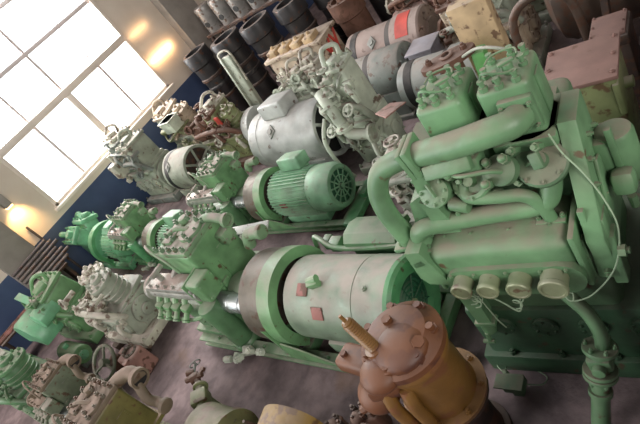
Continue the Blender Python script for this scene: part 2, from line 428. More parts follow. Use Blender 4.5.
    for x in (-1.02, -.87, -.72, -.55):
        cks.box((x, -.36, .7), (.085, .09, .09), (0, .5, 0), bev=.015)
        cks.cyl((x, -.34, .74), (x, -.28, .8), .03, n=10)
        cks.cyl((x, -.38, .68), (x + .02, -.46, .64), .028, n=10, bev=.005)
        cks.cyl((x + .02, -.46, .64), (x + .02, -.475, .63), .036, n=10)
    cks.tube([(-1.06, -.4, .66), (-.8, -.43, .62), (-.5, -.42, .6), (-.3, -.35, .62)], .02, n=8)
    cks.build('drain_cocks', body, t)
    r = MB()
    r.cyl((-.2, -.33, .74), (-.2, -.33, .2), .105, n=24, bev=.01)
    r.lathe([(0, .105), (.03, .125), (.05, .125), (.06, .1)], (-.2, -.33, .2), (0, 0, -1))
    r.build('separator', dark, t)
    dv = MB()
    dv.box((-.08, -.44, .17), (.09, .08, .09), (.4, .3, .5), bev=.01); dv.box((-.26, -.5, .1), (.08, .08, .08), (.2, .6, .3), bev=.01)
    dv.cyl((-.3, -.5, .1), (.12, -.42, .19), .02, n=8)
    for p, a in (((-.34, -.53, .1), (-1, -.3, .2)), ((-.16, -.5, .14), (0, -1, .6)), ((.02, -.45, .2), (.2, -.5, 1)), ((.1, -.45, .2), (1, 0, .2))):
        dv.cyl(p, V(p) + V(a).normalized() * .07, .036, n=6); dv.cyl(V(p) + V(a).normalized() * .07, V(p) + V(a).normalized() * .09, .022, n=8)
    dv.build('drain_valve', 'pale', t, 'pale drain valve group')
    ci = MB()
    ci.cyl((-.3, -.2, .62), (.28, -.2, .6), .095, n=24)
    for x in (-.2, -.05, .1): ci.lathe([(0, .095), (.008, .1), (.02, .1), (.028, .095)], (x, -.2, .61), (1, 0, 0))
    ci.build('suction_pipe', 'steel', t, 'shiny bare steel pipe')
    if not wheel: return t
    # flywheel and guard
    fw = MB()
    fw.lathe([(.27, .1), (.27, .39), (.28, .405), (.57, .405), (.58, .39), (.58, .34), (.5, .3), (.5, .1)], (0, 0, .5), (1, 0, 0), n=56)
    fw.cyl((.28, 0, .5), (.76, 0, .5), .1, n=20)
    fw.build('flywheel', 'wheel', t, 'worn brown flywheel rim')
    gd = MB()
    gd.lathe([(.53, .408), (.53, .42), (.68, .42), (.68, .325), (.665, .325), (.665, .408), (.53, .408)], (0, 0, .5), (1, 0, 0), n=48, a0=-2.35, a1=2.35)
    gd.prism([(-.42, .16), (.1, .16), (-.34, .46), (-.44, .6)], .5, .52, Matrix(((0, 0, 1, 0), (1, 0, 0, 0), (0, 1, 0, 0), (0, 0, 0, 1))))
    gd.prism([(.5, .16), (1.05, .16), (.72, .32), (.53, .38)], -.425, -.41, Matrix(((1, 0, 0, 0), (0, 0, -1, 0), (0, 1, 0, 0), (0, 0, 0, 1))) @ Matrix.Translation((0, 0, .835)))
    gd.build('flywheel_guard', body, t)
    if not with_motor: return t
    if not fins:
        m = MB()
        m.lathe([(.74, .2), (.74, .31), (.77, .34), (1.46, .34), (1.462, .336), (1.47, .336), (1.472, .342), (1.74, .342)], (0, 0, .5), (1, 0, 0), n=64)
        m.box((1.32, -.2, .2), (.8, .2, .14), bev=.02); m.box((1.32, .2, .2), (.8, .2, .14), bev=.02)
        m.bolt((1.58, -.12, .82), (0, -.35, .94), .02, .02)
        mo = m.build('motor', motor, t)
        MB().lathe([(1.74, .342), (1.77, .335), (1.79, .31), (1.79, .215), (1.74, .205)], (0, 0, .5), (1, 0, 0), n=64).build('motor_end_ring', 'mintd', mo)
        gr = MB()
        gr.lathe([(1.74, .21), (1.75, 0)], (0, 0, .5), (1, 0, 0), n=48)
        for k in range(1, 6): gr.lathe([(1.745, .036 * k), (1.76, .036 * k + .003), (1.745, .036 * k + .012)], (0, 0, .5), (1, 0, 0), n=40)
        for k in range(8): gr.cyl((1.755, 0, .5), (1.755, .21 * math.cos(k * PI / 4), .5 + .21 * math.sin(k * PI / 4)), .006, n=6)
        gr.build('fan_grille', 'grille', mo)
        MB().lathe([(1.755, .03), (1.78, .028), (1.785, .012), (1.77, .012), (1.77, 0)], (0, 0, .5), (1, 0, 0), n=20).build('grille_bolt', 'disc', mo)
        lg = MB(); lg.box((1.12, -.12, .85), (.1, .05, .09), (.4, 0, .35), bev=.012); lg.cyl((1.08, -.12, .88), (1.17, -.1, .9), .03, n=10)
        lg.build('lifting_lug', 'green', mo)
        for (x, a) in ((.98, .45), (1.13, .95)):
            y = -math.sin(a) * .345; z = .5 + math.cos(a) * .345
            MB().box((x, y, z), (.11, .1, .008), (a, 0, 0), bev=.003).build('nameplate', 'rustred', mo, 'rust red square nameplate')
    else:
        m = MB()
        m.lathe([(.74, .2), (.74, .3), (.8, .315), (1.55, .315), (1.55, .335), (1.62, .345), (1.85, .345), (1.95, .3), (1.96, .26), (1.96, .245), (1.92, .24)], (0, 0, .5), (1, 0, 0), n=56)
        for k in range(40):
            a = 2 * PI * k / 40
            if math.cos(a) < -.75: continue
            y, z = math.sin(a), math.cos(a)
            m.box((1.16, y * .33, .5 + z * .33), (.76, .008, .045), (-a, 0, 0), bev=0)
        m.box((1.25, -.2, .2), (.8, .2, .14), bev=.02); m.box((1.25, .2, .2), (.8, .2, .14), bev=.02)
        mo = m.build('motor', motor, t)
        gr = MB()
        gr.lathe([(1.92, .245), (1.93, 0)], (0, 0, .5), (1, 0, 0), n=40)
        gr.build('fan_opening', 'grille', mo)
        g2 = MB()
        for k in range(12):
            a = k * PI / 6
            g2.box((1.945, .15 * math.cos(a), .5 + .15 * math.sin(a)), (.012, .2, .02), (a, 0, 0), bev=0)
        for R in (.06, .15, .24): g2.lathe([(1.935, R - .006), (1.95, R - .006), (1.95, R + .006), (1.935, R + .006)], (0, 0, .5), (1, 0, 0), n=36)
        g2.cyl((1.93, 0, .5), (1.97, 0, .5), .035, n=16)
        g2.build('fan_grille', motor, mo)
        MB().box((1.02, -.33, .53), (.13, .012, .1), bev=.003).build('nameplate', 'rustred', mo, 'pinkish square nameplate')
        MB().box((2.06, 0, .13), (.2, .86, .1), bev=.01).box((2.1, .2, .2), (.1, .3, .1), bev=.01).build('end_plate', 'mintd', t)
    tb = MB()
    if not fins:
        tb.box((1.36, .47, .62), (.5, .22, .16), bev=.012)
        tb.prism([(-.14, .0), (.14, .0), (.14, .06), (.04, .11), (-.08, .11), (-.14, .06)], 0, .5, Matrix.Translation((1.11, .47, .7)) @ Matrix(((0, 0, 1, 0), (1, 0, 0, 0), (0, 1, 0, 0), (0, 0, 0, 1))), bev=.008)
        tb.box((1.36, .44, .35), (.26, .14, .4), bev=.01)
        tb.tube([(1.75, .33, .74), (1.2, .33, .7), (.95, .34, .72), (.8, .4, .74), (.66, .46, .7), (.55, .48, .5)], .022, n=8)
        tb.box((.95, .4, .68), (.12, .1, .1), bev=.01); tb.box((.82, .44, .66), (.08, .1, .1), bev=.01)
    else:
        tb.box((1.2, .2, .92), (.42, .26, .2), (-.25, 0, 0), bev=.03, seg=3)
        tb.box((1.2, .19, .8), (.3, .2, .1), (-.25, 0, 0), bev=.01)
    tb.build('terminal_box', motor if fins else 'greend', t)
    return t

RZ = R_(-85.4)
compressor_set('green compressor with long smooth grey green motor and brown flywheel, mid floor', 'green compressors with motors', (1.35, 4.0, 0), RZ)
compressor_set('green compressor with finned motor and slotted round fan cover behind the smooth motor set', 'green compressors with motors', (2.67, 5.36, 0), R_(-85), .765, motor='greenf', dark='greend', fins=True)
compressor_set('green compressor partly hidden behind the header of the finned motor set', 'green compressors with motors', (1.97, 7.12, 0), R_(-90), .7, motor='greenf', dark='mintd', fins=True)
compressor_set('yellow olive compressor with dusty bolted head at the bottom edge', 'olive compressors', (-.26, 4.09, 0), RZ, .8, body='yolive', dark='olive', motor='oliveg', headm='pinkhead', with_motor=False, wheel=False, elb=(-.04, .42, 1.0))
compressor_set('grey olive compressor with dusty bolted head beside the bottom left corner', 'olive compressors', (-.27, 5.8, 0), RZ, .64, body='oliveg', dark='oliveg', motor='oliveg', headm='pinkhead', with_motor=False, wheel=False, elb=(-.02, .36, 1.05))
t = thing('olive_drum', 'grey olive round drum with flat rim at bottom edge beside ochre disc', 'drum', (.14, 3.62, 0), RZ)
b = MB(); b.lathe([(-.2, 0), (-.2, .22), (-.18, .24), (.16, .24), (.17, .26), (.22, .26), (.23, .22), (.23, 0)], (0, 0, .28), (1, 0, 0), n=48); b.bolts((.23, 0, .28), (1, 0, 0), .18, 8, .014, .018); b.build('drum_shell', 'olived', t)
for x in (-.12, .14): MB().box((x, 0, .06), (.08, .34, .12), bev=.01).build('saddle', 'rustd', t)
#PART2
# ------------------------------------------------------------------ big compressor on the right
T90 = Matrix(((1, 0, 0, 0), (0, 0, -1, 0), (0, 1, 0, 0), (0, 0, 0, 1)))   # poly xy -> xz, extrude along -y
def big_compressor():
    t = thing('big_compressor', 'large pale green multi-cylinder compressor with thick curved pipes and four round end caps', 'compressor', (1.40, 1.50, 0), R_(99.7))
    b = MB()
    b.box((-.3, -.5, .09), (1.2, 1.0, .18), bev=.015)
    b.box((-.3, -.5, .4), (1.1, .92, .5), bev=.03)
    for x in (-.7, -.45, -.2, .05): b.cyl((x, -.05, .5), (x, -.02, .5), .075, n=20, bev=.006); b.bolts((x, -.02, .5), (0, 1, 0), .058, 6, .009, .01)
    for x in (-.8, -.5, -.2, .1): b.bolt((x, -.03, .18), (0, 0, 1), .02, .03)
    b.box((.3, -.5, .35), (.03, .7, .3), bev=.01)
    b.build('bedplate', 'bigbase', t)
    c = MB()
    c.box((-.2, -.42, .86), (.86, .7, .5), bev=.05, seg=3)
    c.box((-.2, -.58, 1.3), (.76, .5, .6), bev=.05, seg=3)
    c.prism([(-.3, .95), (-.3, 1.2), (-.34, 1.5), (-.42, 1.68), (-.62, 1.68), (-.62, .95)], -.2, .57, Matrix(((0, 0, -1, 0), (1, 0, 0, 0), (0, 1, 0, 0), (0, 0, 0, 1))), bev=.02)
    c.build('crankcase', 'bigd', t)
    # front chamber
    k = MB()
    k.box((-.17, -.2, 1.09), (.76, .4, .34), bev=.07, seg=4)
    k.box((.215, -.17, 1.1), (.03, .34, .34), bev=.01)
    k.box((-.555, -.17, 1.1), (.03, .34, .36), bev=.01)
    k.bolts((.23, -.17, 1.1), (1, 0, 0), .14, 8, .012, .014)
    for x in (-.45, -.25, -.05, .1): k.bolt((x, -.12, 1.25), (0, 0, 1), .012, .012)
    k.build('front_chamber', 'big', t)
    p = MB()
    poly = []
    for i in range(13): a = PI / 2 + PI * i / 12; poly.append((-.45 + .11 * math.cos(a), 1.02 + .11 * math.sin(a)))
    for i in range(13): a = -PI / 2 + PI * i / 12; poly.append((.04 + .11 * math.cos(a), 1.02 + .11 * math.sin(a)))
    p.prism(poly, -.03, .02, T90, bev=.012)
    for x in (-.49, -.37, -.2, -.03, .1): p.bolt((x, .03, 1.1), (0, 1, 0), .01, .012)
    p.box((-.2, -.03, .98), (.6, .06, .2), bev=.02)
    pl = p.build('cap_plate', 'big', t)
    for x, r in ((.045, .052), (-.1, .052), (-.26, .056), (-.425, .064)):
        d = MB()
        d.lathe([(0, r * 1.02), (.075, r * 1.02), (.082, r * 1.1), (.1, r * 1.1), (.106, r * 1.02), (.106, r * .86), (.1, r * .84), (.1, 0)], (x, .01, 1.05), (0, 1, 0), n=32)
        d.build('end_cap', 'disc', t, 'worn round metal end cap')
    # end bracket with drain
    e = MB()
    e.prism([(.2, 1.3), (.29, 1.3), (.3, 1.08), (.27, 1.02), (.14, 1.0)], -.02, .36, T90, bev=.01)
    e.prism([(.16, 1.03), (.06, 1.03), (.07, .6), (.15, .6)], -.02, .12, T90, bev=.015); e.box((.11, -.05, .6), (.13, .16, .03), bev=.006)
    e.box((.25, -.15, 1.2), (.1, .34, .06), (0, .35, 0), bev=.012)
    e.bolts((.27, -.1, 1.24), (.3, 0, 1), .04, 4, .01, .014)
    e.cyl((.12, -.02, .58), (.12, .0, .5), .05, .04, n=14)
    e.cyl((.13, .03, .52), (.13, .05, .45), .016, n=8); e.cyl((.1, .05, .46), (.17, .05, .46), .014, n=8)
    e.build('end_bracket', 'big', t)
    # lower manifold pipe
    q = MB()
    q.tube([(.22, -.1, 1.24), (.225, -.1, 1.31), (.17, -.1, 1.36), (.05, -.12, 1.36), (-.15, -.15, 1.35), (-.42, -.18, 1.34), (-.5, -.2, 1.42), (-.52, -.26, 1.56)], .05, n=18, smooth=8)
    q.box((.22, -.1, 1.23), (.13, .14, .03), bev=.008); q.bolts((.22, -.1, 1.245), (0, 0, 1), .055, 4, .01, .014, .8)
    q.bolt((-.05, -.12, 1.41), (0, 0, 1), .012, .015)
    q.build('lower_manifold', 'big', t)
    # loop pipe with strap flange
    l = MB()
    l.tube([(-.13, -.2, 1.56), (-.12, -.16, 1.52), (-.16, -.14, 1.49), (-.28, -.14, 1.47), (-.38, -.15, 1.45), (-.43, -.16, 1.38), (-.455, -.16, 1.26)], .033, n=14, smooth=8)
    l.box((-.455, -.16, 1.25), (.14, .07, .03), bev=.006); l.bolt((-.4, -.16, 1.26), (0, 0, 1), .014, .02); l.bolt((-.51, -.16, 1.26), (0, 0, 1), .014, .02)
    l.build('loop_pipe', 'big', t)
    rc = MB()
    rc.lathe([(0, .1), (.03, .1), (.04, .09), (.04, .07), (.02, .065), (.02, .03), (.06, .025), (.06, 0)], (-.17, -.2, 1.55), (0, .75, .66), n=28)
    rc.bolts((-.17, -.175, 1.57), (0, .75, .66), .085, 6, .01, .014)
    rc.build('round_cover', 'big', t)
    # J pipe from the head round the left side
    j = MB()
    j.tube([(-.49, -.26, 1.82), (-.46, -.19, 1.835), (-.36, -.16, 1.84), (-.2, -.16, 1.82), (.02, -.2, 1.78)], .066, n=20, smooth=8)
    j.box((-.49, -.27, 1.82), (.15, .04, .18), bev=.01); j.bolts((-.49, -.25, 1.82), (0, 1, 0), .085, 4, .012, .016, .785)
    j.build('upper_manifold', 'big', t)
    j = MB()
    j.tube([(.02, -.2, 1.78), (.14, -.21, 1.765), (.27, -.2, 1.72), (.35, -.18, 1.6), (.36, -.15, 1.46), (.33, -.13, 1.25)], .058, n=20, smooth=8)
    j.box((.03, -.2, 1.78), (.035, .17, .17), (0, .1, 0), bev=.008); j.box((.065, -.2, 1.775), (.03, .17, .17), (0, .1, 0), bev=.008)
    j.bolts((.08, -.2, 1.77), (1, 0, 0), .085, 4, .012, .016, .785)
    j.box((.33, -.12, 1.24), (.17, .12, .03), (0, .1, 0), bev=.008); j.bolts((.33, -.12, 1.255), (0, 0, 1), .05, 4, .01, .016, .7)
    j.build('bypass_pipe', 'big', t)
    fb = MB()
    fb.box((-.13, -.13, 1.72), (.25, .05, .075), (.5, .08, 0), bev=.012)
    fb.box((-.12, -.2, 1.67), (.3, .12, .08), (.3, 0, 0), bev=.02)
    fb.prism([(.0, 1.74), (.07, 1.72), (.09, 1.6), (.06, 1.55), (.01, 1.58)], .12, .16, T90, bev=.01)
    fb.build('name_bar', 'big', t)
    # cylinder heads with unloader fittings
    def head(x0, x1, y0, y1, z0, z1, nm):
        h = MB()
        h.box(((x0 + x1) / 2, (y0 + y1) / 2, (z0 + z1) / 2), (x1 - x0, y1 - y0, z1 - z0), bev=.03, seg=4)
        h.box(((x0 + x1) / 2, (y0 + y1) / 2, z0 - .03), (x1 - x0 + .05, y1 - y0 + .06, .06), bev=.012)
        h.box((x0 - .004, (y0 + y1) / 2, (z0 + z1) / 2), (.012, .08, z1 - z0 - .08), bev=.004)
        h.cyl(((x0 + x1) / 2, (y0 + y1) / 2, z0 - .3), ((x0 + x1) / 2, (y0 + y1) / 2, z0), .15, n=24)
        o = h.build('cylinder_head', 'big', t)
        g = MB(); random.seed(int(x0 * 100) + 5)
        cx, cy = (x0 + x1) / 2, (y0 + y1) / 2
        for dx, dy in ((-.07, .1), (.07, .11), (-.085, -.0), (.075, .02), (.02, .07), (-.02, -.1), (.07, -.09), (-.08, -.08), (.0, .12)):
            px, py = cx + dx, cy + dy
            g.cyl((px, py, z1 - .005), (px, py, z1 + .018), .02, n=6); g.cyl((px, py, z1 + .018), (px, py, z1 + .038), .011, n=10)
            g.cyl((px, py, z1 + .038), (px, py, z1 + .05), .016, n=6)
        g.cyl((cx - .03, cy + .03, z1), (cx - .03, cy + .03, z1 + .05), .024, n=14, bev=.004)
        g.box((cx - .03, cy + .03, z1 + .055), (.07, .024, .014), (0, 0, .5), bev=.004)
        g.tube([(cx + .07, cy + .1, z1 + .05), (cx + .04, cy + .12, z1 + .085), (cx - .04, cy + .12, z1 + .06), (cx - .07, cy + .1, z1 + .05)], .006, n=6)
        g.tube([(cx - .07, cy - .02, z1 + .05), (cx - .05, cy - .06, z1 + .06), (cx + .04, cy - .05, z1 + .06), (cx + .07, cy, z1 + .05)], .005, n=6)
        g.build('head_fittings', 'big', o)
    head(-.27, -.035, -.56, -.27, 1.76, 1.97, 'a'); head(-.57, -.335, -.53, -.28, 1.68, 1.97, 'b')
    # covers and valves between heads and the front chamber
    cv = MB()
    cv.lathe([(0, .12), (.03, .12), (.04, .11), (.045, .04), (.08, .035), (.085, 0)], (-.5, -.24, 1.55), (-.05, .6, .8), n=32)
    cv.bolts((-.5, -.222, 1.574), (-.05, .6, .8), .1, 8, .012, .016)
    cv.lathe([(0, .075), (.05, .075), (.06, .06), (.07, 0)], (-.34, -.2, 1.58), (.1, .7, .7), n=24)
    cv.box((-.5, -.18, 1.62), (.05, .03, .08), (.4, .2, 0), bev=.008)
    cv.build('valve_cover', 'bigd', t)
    vs = MB()
    vs.cyl((.0, -.25, 1.48), (.0, -.13, 1.58), .065, n=24, bev=.008)
    vs.lathe([(0, .08), (.025, .08), (.03, .07), (.03, 0)], (.0, -.13, 1.58), (0, .77, .64), n=28); vs.bolts((.0, -.11, 1.6), (0, .77, .64), .066, 8, .01, .012)
    vs.box((-.0, -.1, 1.62), (.012, .02, .08), (.5, .5, 0), bev=.003)
    vs.cyl((.06, -.25, 1.42), (.2, -.22, 1.36), .05, .06, n=18)
    vs.cyl((-.02, -.16, 1.46), (-.12, -.14, 1.44), .04, n=14, bev=.006); vs.cyl((.06, -.18, 1.48), (.1, -.16, 1.5), .03, n=8)
    for (x, y, z) in ((-.1, -.18, 1.62), (-.28, -.22, 1.62), (-.27, -.14, 1.56), (-.38, -.18, 1.66), (-.05, -.2, 1.68), (-.22, -.24, 1.68)):
        vs.cyl((x, y, z), (x - .01, y + .05, z + .05), .025, n=6); vs.ball((x - .012, y + .06, z + .06), .02, 10)
    vs.tube([(-.1, -.16, 1.66), (-.18, -.1, 1.68), (-.3, -.12, 1.66), (-.36, -.16, 1.6)], .012, n=8)
    rr = random.Random(9)
    for q in range(16):
        x, y, z = rr.uniform(-.52, .06), rr.uniform(-.3, -.2), rr.uniform(1.45, 1.66)
        k = rr.random()
        if k < .5: vs.cyl((x, y, z), (x, y + .06, z + .05), rr.uniform(.015, .026), n=6); vs.cyl((x, y + .06, z + .05), (x, y + .085, z + .07), .012, n=8)
        elif k < .8: vs.box((x, y + .04, z), (.05, .06, .035), (.5, rr.uniform(-.5, .5), rr.uniform(-.5, .5)), bev=.008)
        else: vs.tube([(x, y, z), (x + .03, y + .08, z + .04), (x + .09, y + .07, z), (x + .1, y, z - .08)], .011, n=7)
    vs.build('valve_gear', 'big', t)
    le = MB()
    le.prism([(.1, 1.55), (.2, 1.5), (.26, 1.3), (.12, 1.26)], .16, .3, T90, bev=.012)
    le.prism([(.02, 1.5), (.1, 1.55), (.1, 1.3), (-.02, 1.3)], .1, .2, T90, bev=.012)
    le.build('casting_leg', 'big', t)
    # right-hand bank, side plates
    s = MB()
    s.prism([(-.06, .98), (-.04, 1.2), (-.2, 1.5), (-.3, 1.7), (-.52, 1.7), (-.52, .95)], .6, .68, Matrix(((0, 0, -1, 0), (1, 0, 0, 0), (0, 1, 0, 0), (0, 0, 0, 1))), bev=.012)
    s.box((-.69, -.3, 1.3), (.02, .12, .3), (.35, 0, 0), bev=.01)
    s.bolts((-.68, -.36, 1.4), (-1, 0, 0), .16, 8, .014, .018)
    s.box((-.64, -.12, 1.1), (.1, .12, .36), (.15, 0, 0), bev=.012); s.box((-.68, -.1, 1.03), (.06, .1, .3), (.15, 0, 0), bev=.012)
    s.bolt((-.71, -.06, 1.1), (-1, 0, 0), .03, .03); s.bolt((-.64, -.05, .98), (0, 1, 0), .02, .03)
    s.box((-.61, -.1, 1.2), (.03, .05, .3), (.1, 0, 0), bev=.006); s.box((-.57, -.08, 1.05), (.02, .04, .26), (.1, 0, 0), bev=.004)
    s.build('side_plate', 'big', t)
    cp = MB()
    cp.cyl((-.76, -.44, 1.2), (-.76, -.44, 1.5), .085, n=28, bev=.03)
    cp.box((-.72, -.44, 1.35), (.1, .17, .28), bev=.03); cp.box((-.76, -.36, 1.45), (.03, .03, .24), bev=.006)
    cp.box((-.77, -.3, 1.3), (.1, .1, .12), (.3, 0, 0), bev=.03)
    cp.cyl((-.78, -.3, 1.2), (-.78, -.3, 1.13), .02, n=8)
    cp.build('end_cylinder', 'big', t)
    # wiring seals on the caps
    wl = MB()
    def curl(c, r, n=3): return [(c[0] + r * math.cos(k * PI / 3), c[1] + .006 * k, c[2] + r * math.sin(k * PI / 3)) for k in range(6 * n)]
    wl.tube(curl((0, .02, .95), .025), .004, n=5, smooth=3); wl.tube(curl((-.22, .03, .95), .025), .004, n=5, smooth=3); wl.tube(curl((.04, .02, .93), .03, 2), .004, n=5, smooth=3)
    wl.tube([(0, .03, .94), (-.06, .05, .92), (-.13, .08, .9), (-.2, .1, .86), (-.22, .06, .95)], .005, n=6)
    wl.tube([(.04, .02, .9), (.02, .03, .8), (.0, .04, .68), (-.02, .04, .6)], .004, n=5)
    wl.build('tag_wire', 'wire', t)
    # discharge pipe with flange and valve
    d = MB()
    d.tube([(-.38, -.02, .96), (-.43, .02, .88), (-.5, .06, .78), (-.53, .1, .66), (-.52, .13, .57)], .036, n=16, smooth=8)
    d.build('discharge_pipe', 'big', t)
    d = MB()
    a = V((.2, .32, -.9)).normalized(); p0 = V((-.51, .13, .58))
    d.cyl(p0, p0 + a * .025, .085, n=26, bev=.005); d.bolts(p0, -a, .068, 6, .011, .02)
    d.cyl(p0 + a * .025, p0 + a * .15, .055, n=18, bev=.01); d.box(p0 + a * .09, (.12, .1, .1), bev=.02)
    d.cyl(p0 + a * .09 + V((0, .03, 0)), p0 + a * .09 + V((0, .09, .01)), .032, n=14, bev=.005)
    d.cyl(p0 + a * .15, p0 + a * .175, .085, n=26, bev=.005); d.cyl(p0 + a * .18, p0 + a * .205, .085, n=26, bev=.005); d.bolts(p0 + a * .205, a, .068, 6, .011, .02)
    d.cyl(p0 + a * .2, p0 + a * .56, .045, .05, n=18)
    d.cyl(p0 + a * .3, p0 + a * .33, .06, n=18)
    d.build('stop_valve', 'big', t)
    return t
big_compressor()
def bigw(x, y, z):
    return (1.40 - .169 * x - .9856 * y, 1.50 + .9856 * x - .169 * y, z)
wr = MB(); wr.tube([bigw(-.58, -.22, 1.72), bigw(-.6, -.22, 1.6), bigw(-.66, -.18, 1.5), bigw(-.71, -.14, 1.36), bigw(-.73, -.1, 1.2), bigw(-.68, -.02, 1.03), bigw(-.56, .05, .92), bigw(-.46, .07, .9), bigw(-.44, .05, .93), bigw(-.48, .06, .95), bigw(-.47, .07, .9)], .004, n=6)
tag(wr.build('loose_wire', 'wire'), 'thin pale wire hanging in a loop down the side of the large compressor', 'wire')

# junction box on floor under it
t = thing('junction_box', 'small green junction box with loose wires on floor beside the large compressor', 'electrical box', bigw(.1, .14, 0), R_(100), None, .66)
b = MB(); b.box((0, 0, .16), (.2, .15, .12), bev=.012); b.box((0, 0, .05), (.1, .1, .1), bev=.005); b.cyl((.08, -.09, .16), (.12, -.13, .15), .025, n=10)
b.build('box_body', 'bigd', t)
MB().box((.02, .03, .235), (.26, .16, .02), (.15, -.1, 0), bev=.005).build('box_lid', 'bigd', t)
b = MB(); b.tube([(.1, -.1, .15), (.2, -.18, .12), (.26, -.3, .04), (.24, -.42, .02)], .006, n=6); b.tube([(.1, -.1, .14), (.14, -.24, .05), (.0, -.3, .02), (-.14, -.22, .02)], .006, n=6)
b.tube([(-.1, -.02, .12), (-.22, -.06, .06), (-.24, -.16, .02), (-.1, -.24, .015)], .006, n=6); b.build('loose_cable', 'wire', t)

# flat green panel at right edge
t = thing('machine_cabinet', 'flat pale green cabinet side at the right edge of the picture', 'cabinet', (2.26, .5, 0), R_(9))
MB().box((.25, -.1, .55), (.5, .36, .9), bev=.015).build('cabinet_body', 'big', t)
MB().box((.25, -.1, .07), (.44, .3, .14), bev=.01).build('plinth', 'bigbase', t)

# ------------------------------------------------------------------ orange pump in front
def orange_pump():
    t = thing('orange_pump', 'rusty orange upright pump with threaded spindle and bolted round top', 'pump', (.93, 1.72, 0), R_(20)); t.scale = (1.32, 1.32, 1.1)
    b = MB()
    b.lathe([(.5, .08), (.5, .19), (.53, .195), (.54, .155), (.56, .15), (.85, .15), (.9, .165), (.93, .175), (.96, .175), (.96, 0)], n=48)
    b.bolts((0, 0, .53), (0, 0, 1), .172, 8, .014, .02)
    b.build('barrel', 'orangel', t)
    h = MB()
    h.lathe([(.955, 0), (.96, .175), (.965, .182), (1.0, .182), (1.01, .17), (1.03, .15), (1.06, .13), (1.075, .09), (1.08, 0)], n=48)
    h.ball((-.05, -.02, 1.03), .12, 20, (1, 1, .55)); h.ball((-.13, .08, .98), .09, 18, (1, 1, .8))
    for k in range(7):
        a = k * 2 * PI / 7 + .3
        p = (.145 * math.cos(a), .145 * math.sin(a), 1.0)
        h.cyl(p, (p[0], p[1], 1.035), .026, n=6); h.cyl((p[0], p[1], 1.035), (p[0], p[1], 1.06), .016, n=10)
    h.cyl((-.06, -.1, 1.05), (-.07, -.12, 1.09), .026, n=6); h.cyl((.05, .03, 1.07), (.05, .03, 1.1), .022, n=6)
    h.build('pump_head', 'orange', t)
    s = MB()
    prof = [(0, .03)]
    for i in range(14): prof += [(.012 + .014 * i, .028), (.019 + .014 * i, .022)]
    prof += [(.21, .024), (.22, .016), (.22, 0)]
    s.lathe(prof, (-.06, .075, 1.05), (.12, .2, 1), n=16)
    s.cyl((-.07, .06, .95), (-.058, .078, 1.07), .045, n=14)
    s.cyl((-.034, .118, 1.26), (-.03, .125, 1.3), .008, n=6)
    s.build('spindle', 'orangel', t, 'threaded ochre spindle')
    v = MB()
    v.box((-.02, .22, .89), (.12, .26, .09), (0, .1, -.35), bev=.025, seg=3)
    v.box((-.1, .13, .85), (.14, .14, .09), (.1, 0, .2), bev=.02)
    v.ball((-.1, .2, .75), .095, 20, (1, 1, 1.1)); v.cyl((-.1, .2, .75), (0, .05, .76), .075, n=18)
    for p in ((.0, .3, .93), (-.06, .16, .92), (-.14, .1, .89)): v.cyl(p, (p[0], p[1], p[2] + .03), .016, n=6)
    v.cyl((-.12, .26, .68), (-.14, .32, .67), .022, n=8)
    v.build('valve_chest', 'orange', t)
    for dx, dy in ((-.17, .12), (-.17, .03)):
        l = MB(); l.tube([(dx + .03, dy, .84), (dx, dy, .74), (dx, dy, .6), (dx, dy, .4), (dx + .03, dy + .02, .02)], .03, n=12)
        l.build('side_pipe', 'orangel', t)
    f = MB(); f.cyl((0, 0, .02), (0, 0, .5), .12, n=24); f.cyl((0, 0, 0), (0, 0, .04), .15, n=28, bev=.008); f.cyl((0, 0, .46), (0, 0, .5), .185, n=28, bev=.006); f.build('lower_pipe', 'rustd', t, 'dark rusty lower pipe')
orange_pump()
t = thing('hand_valve', 'small rusty valve with round handwheel on floor beyond the orange pump', 'valve', (1.31, 1.98, 0), .4)
v = MB(); v.cyl((-.07, 0, .05), (.07, 0, .05), .04, n=14, bev=.006); v.ball((0, 0, .06), .05, 14); v.build('valve_body', 'rust', t)
v = MB(); v.cyl((0, 0, .08), (0, 0, .17), .012, n=8); v.wheel((0, 0, .17), (0, 0, 1), .055, .012, 3); v.build('handwheel', 'rust', t)

t = thing('rusty_flange', 'flat rusty round blank flange lying near the bottom right edge', 'flange', (.96, 1.06, 0))
v = MB(); v.lathe([(0, .0), (0, .17), (.05, .175), (.055, .165), (.055, .1), (.075, .09), (.08, 0)], n=40)
v.bolts((0, 0, .055), (0, 0, 1), .135, 8, .014, .016); v.build('flange_disc', 'rust', t)
MB().box((0, 0, .04), (.2, .2, .08), bev=.01) and None

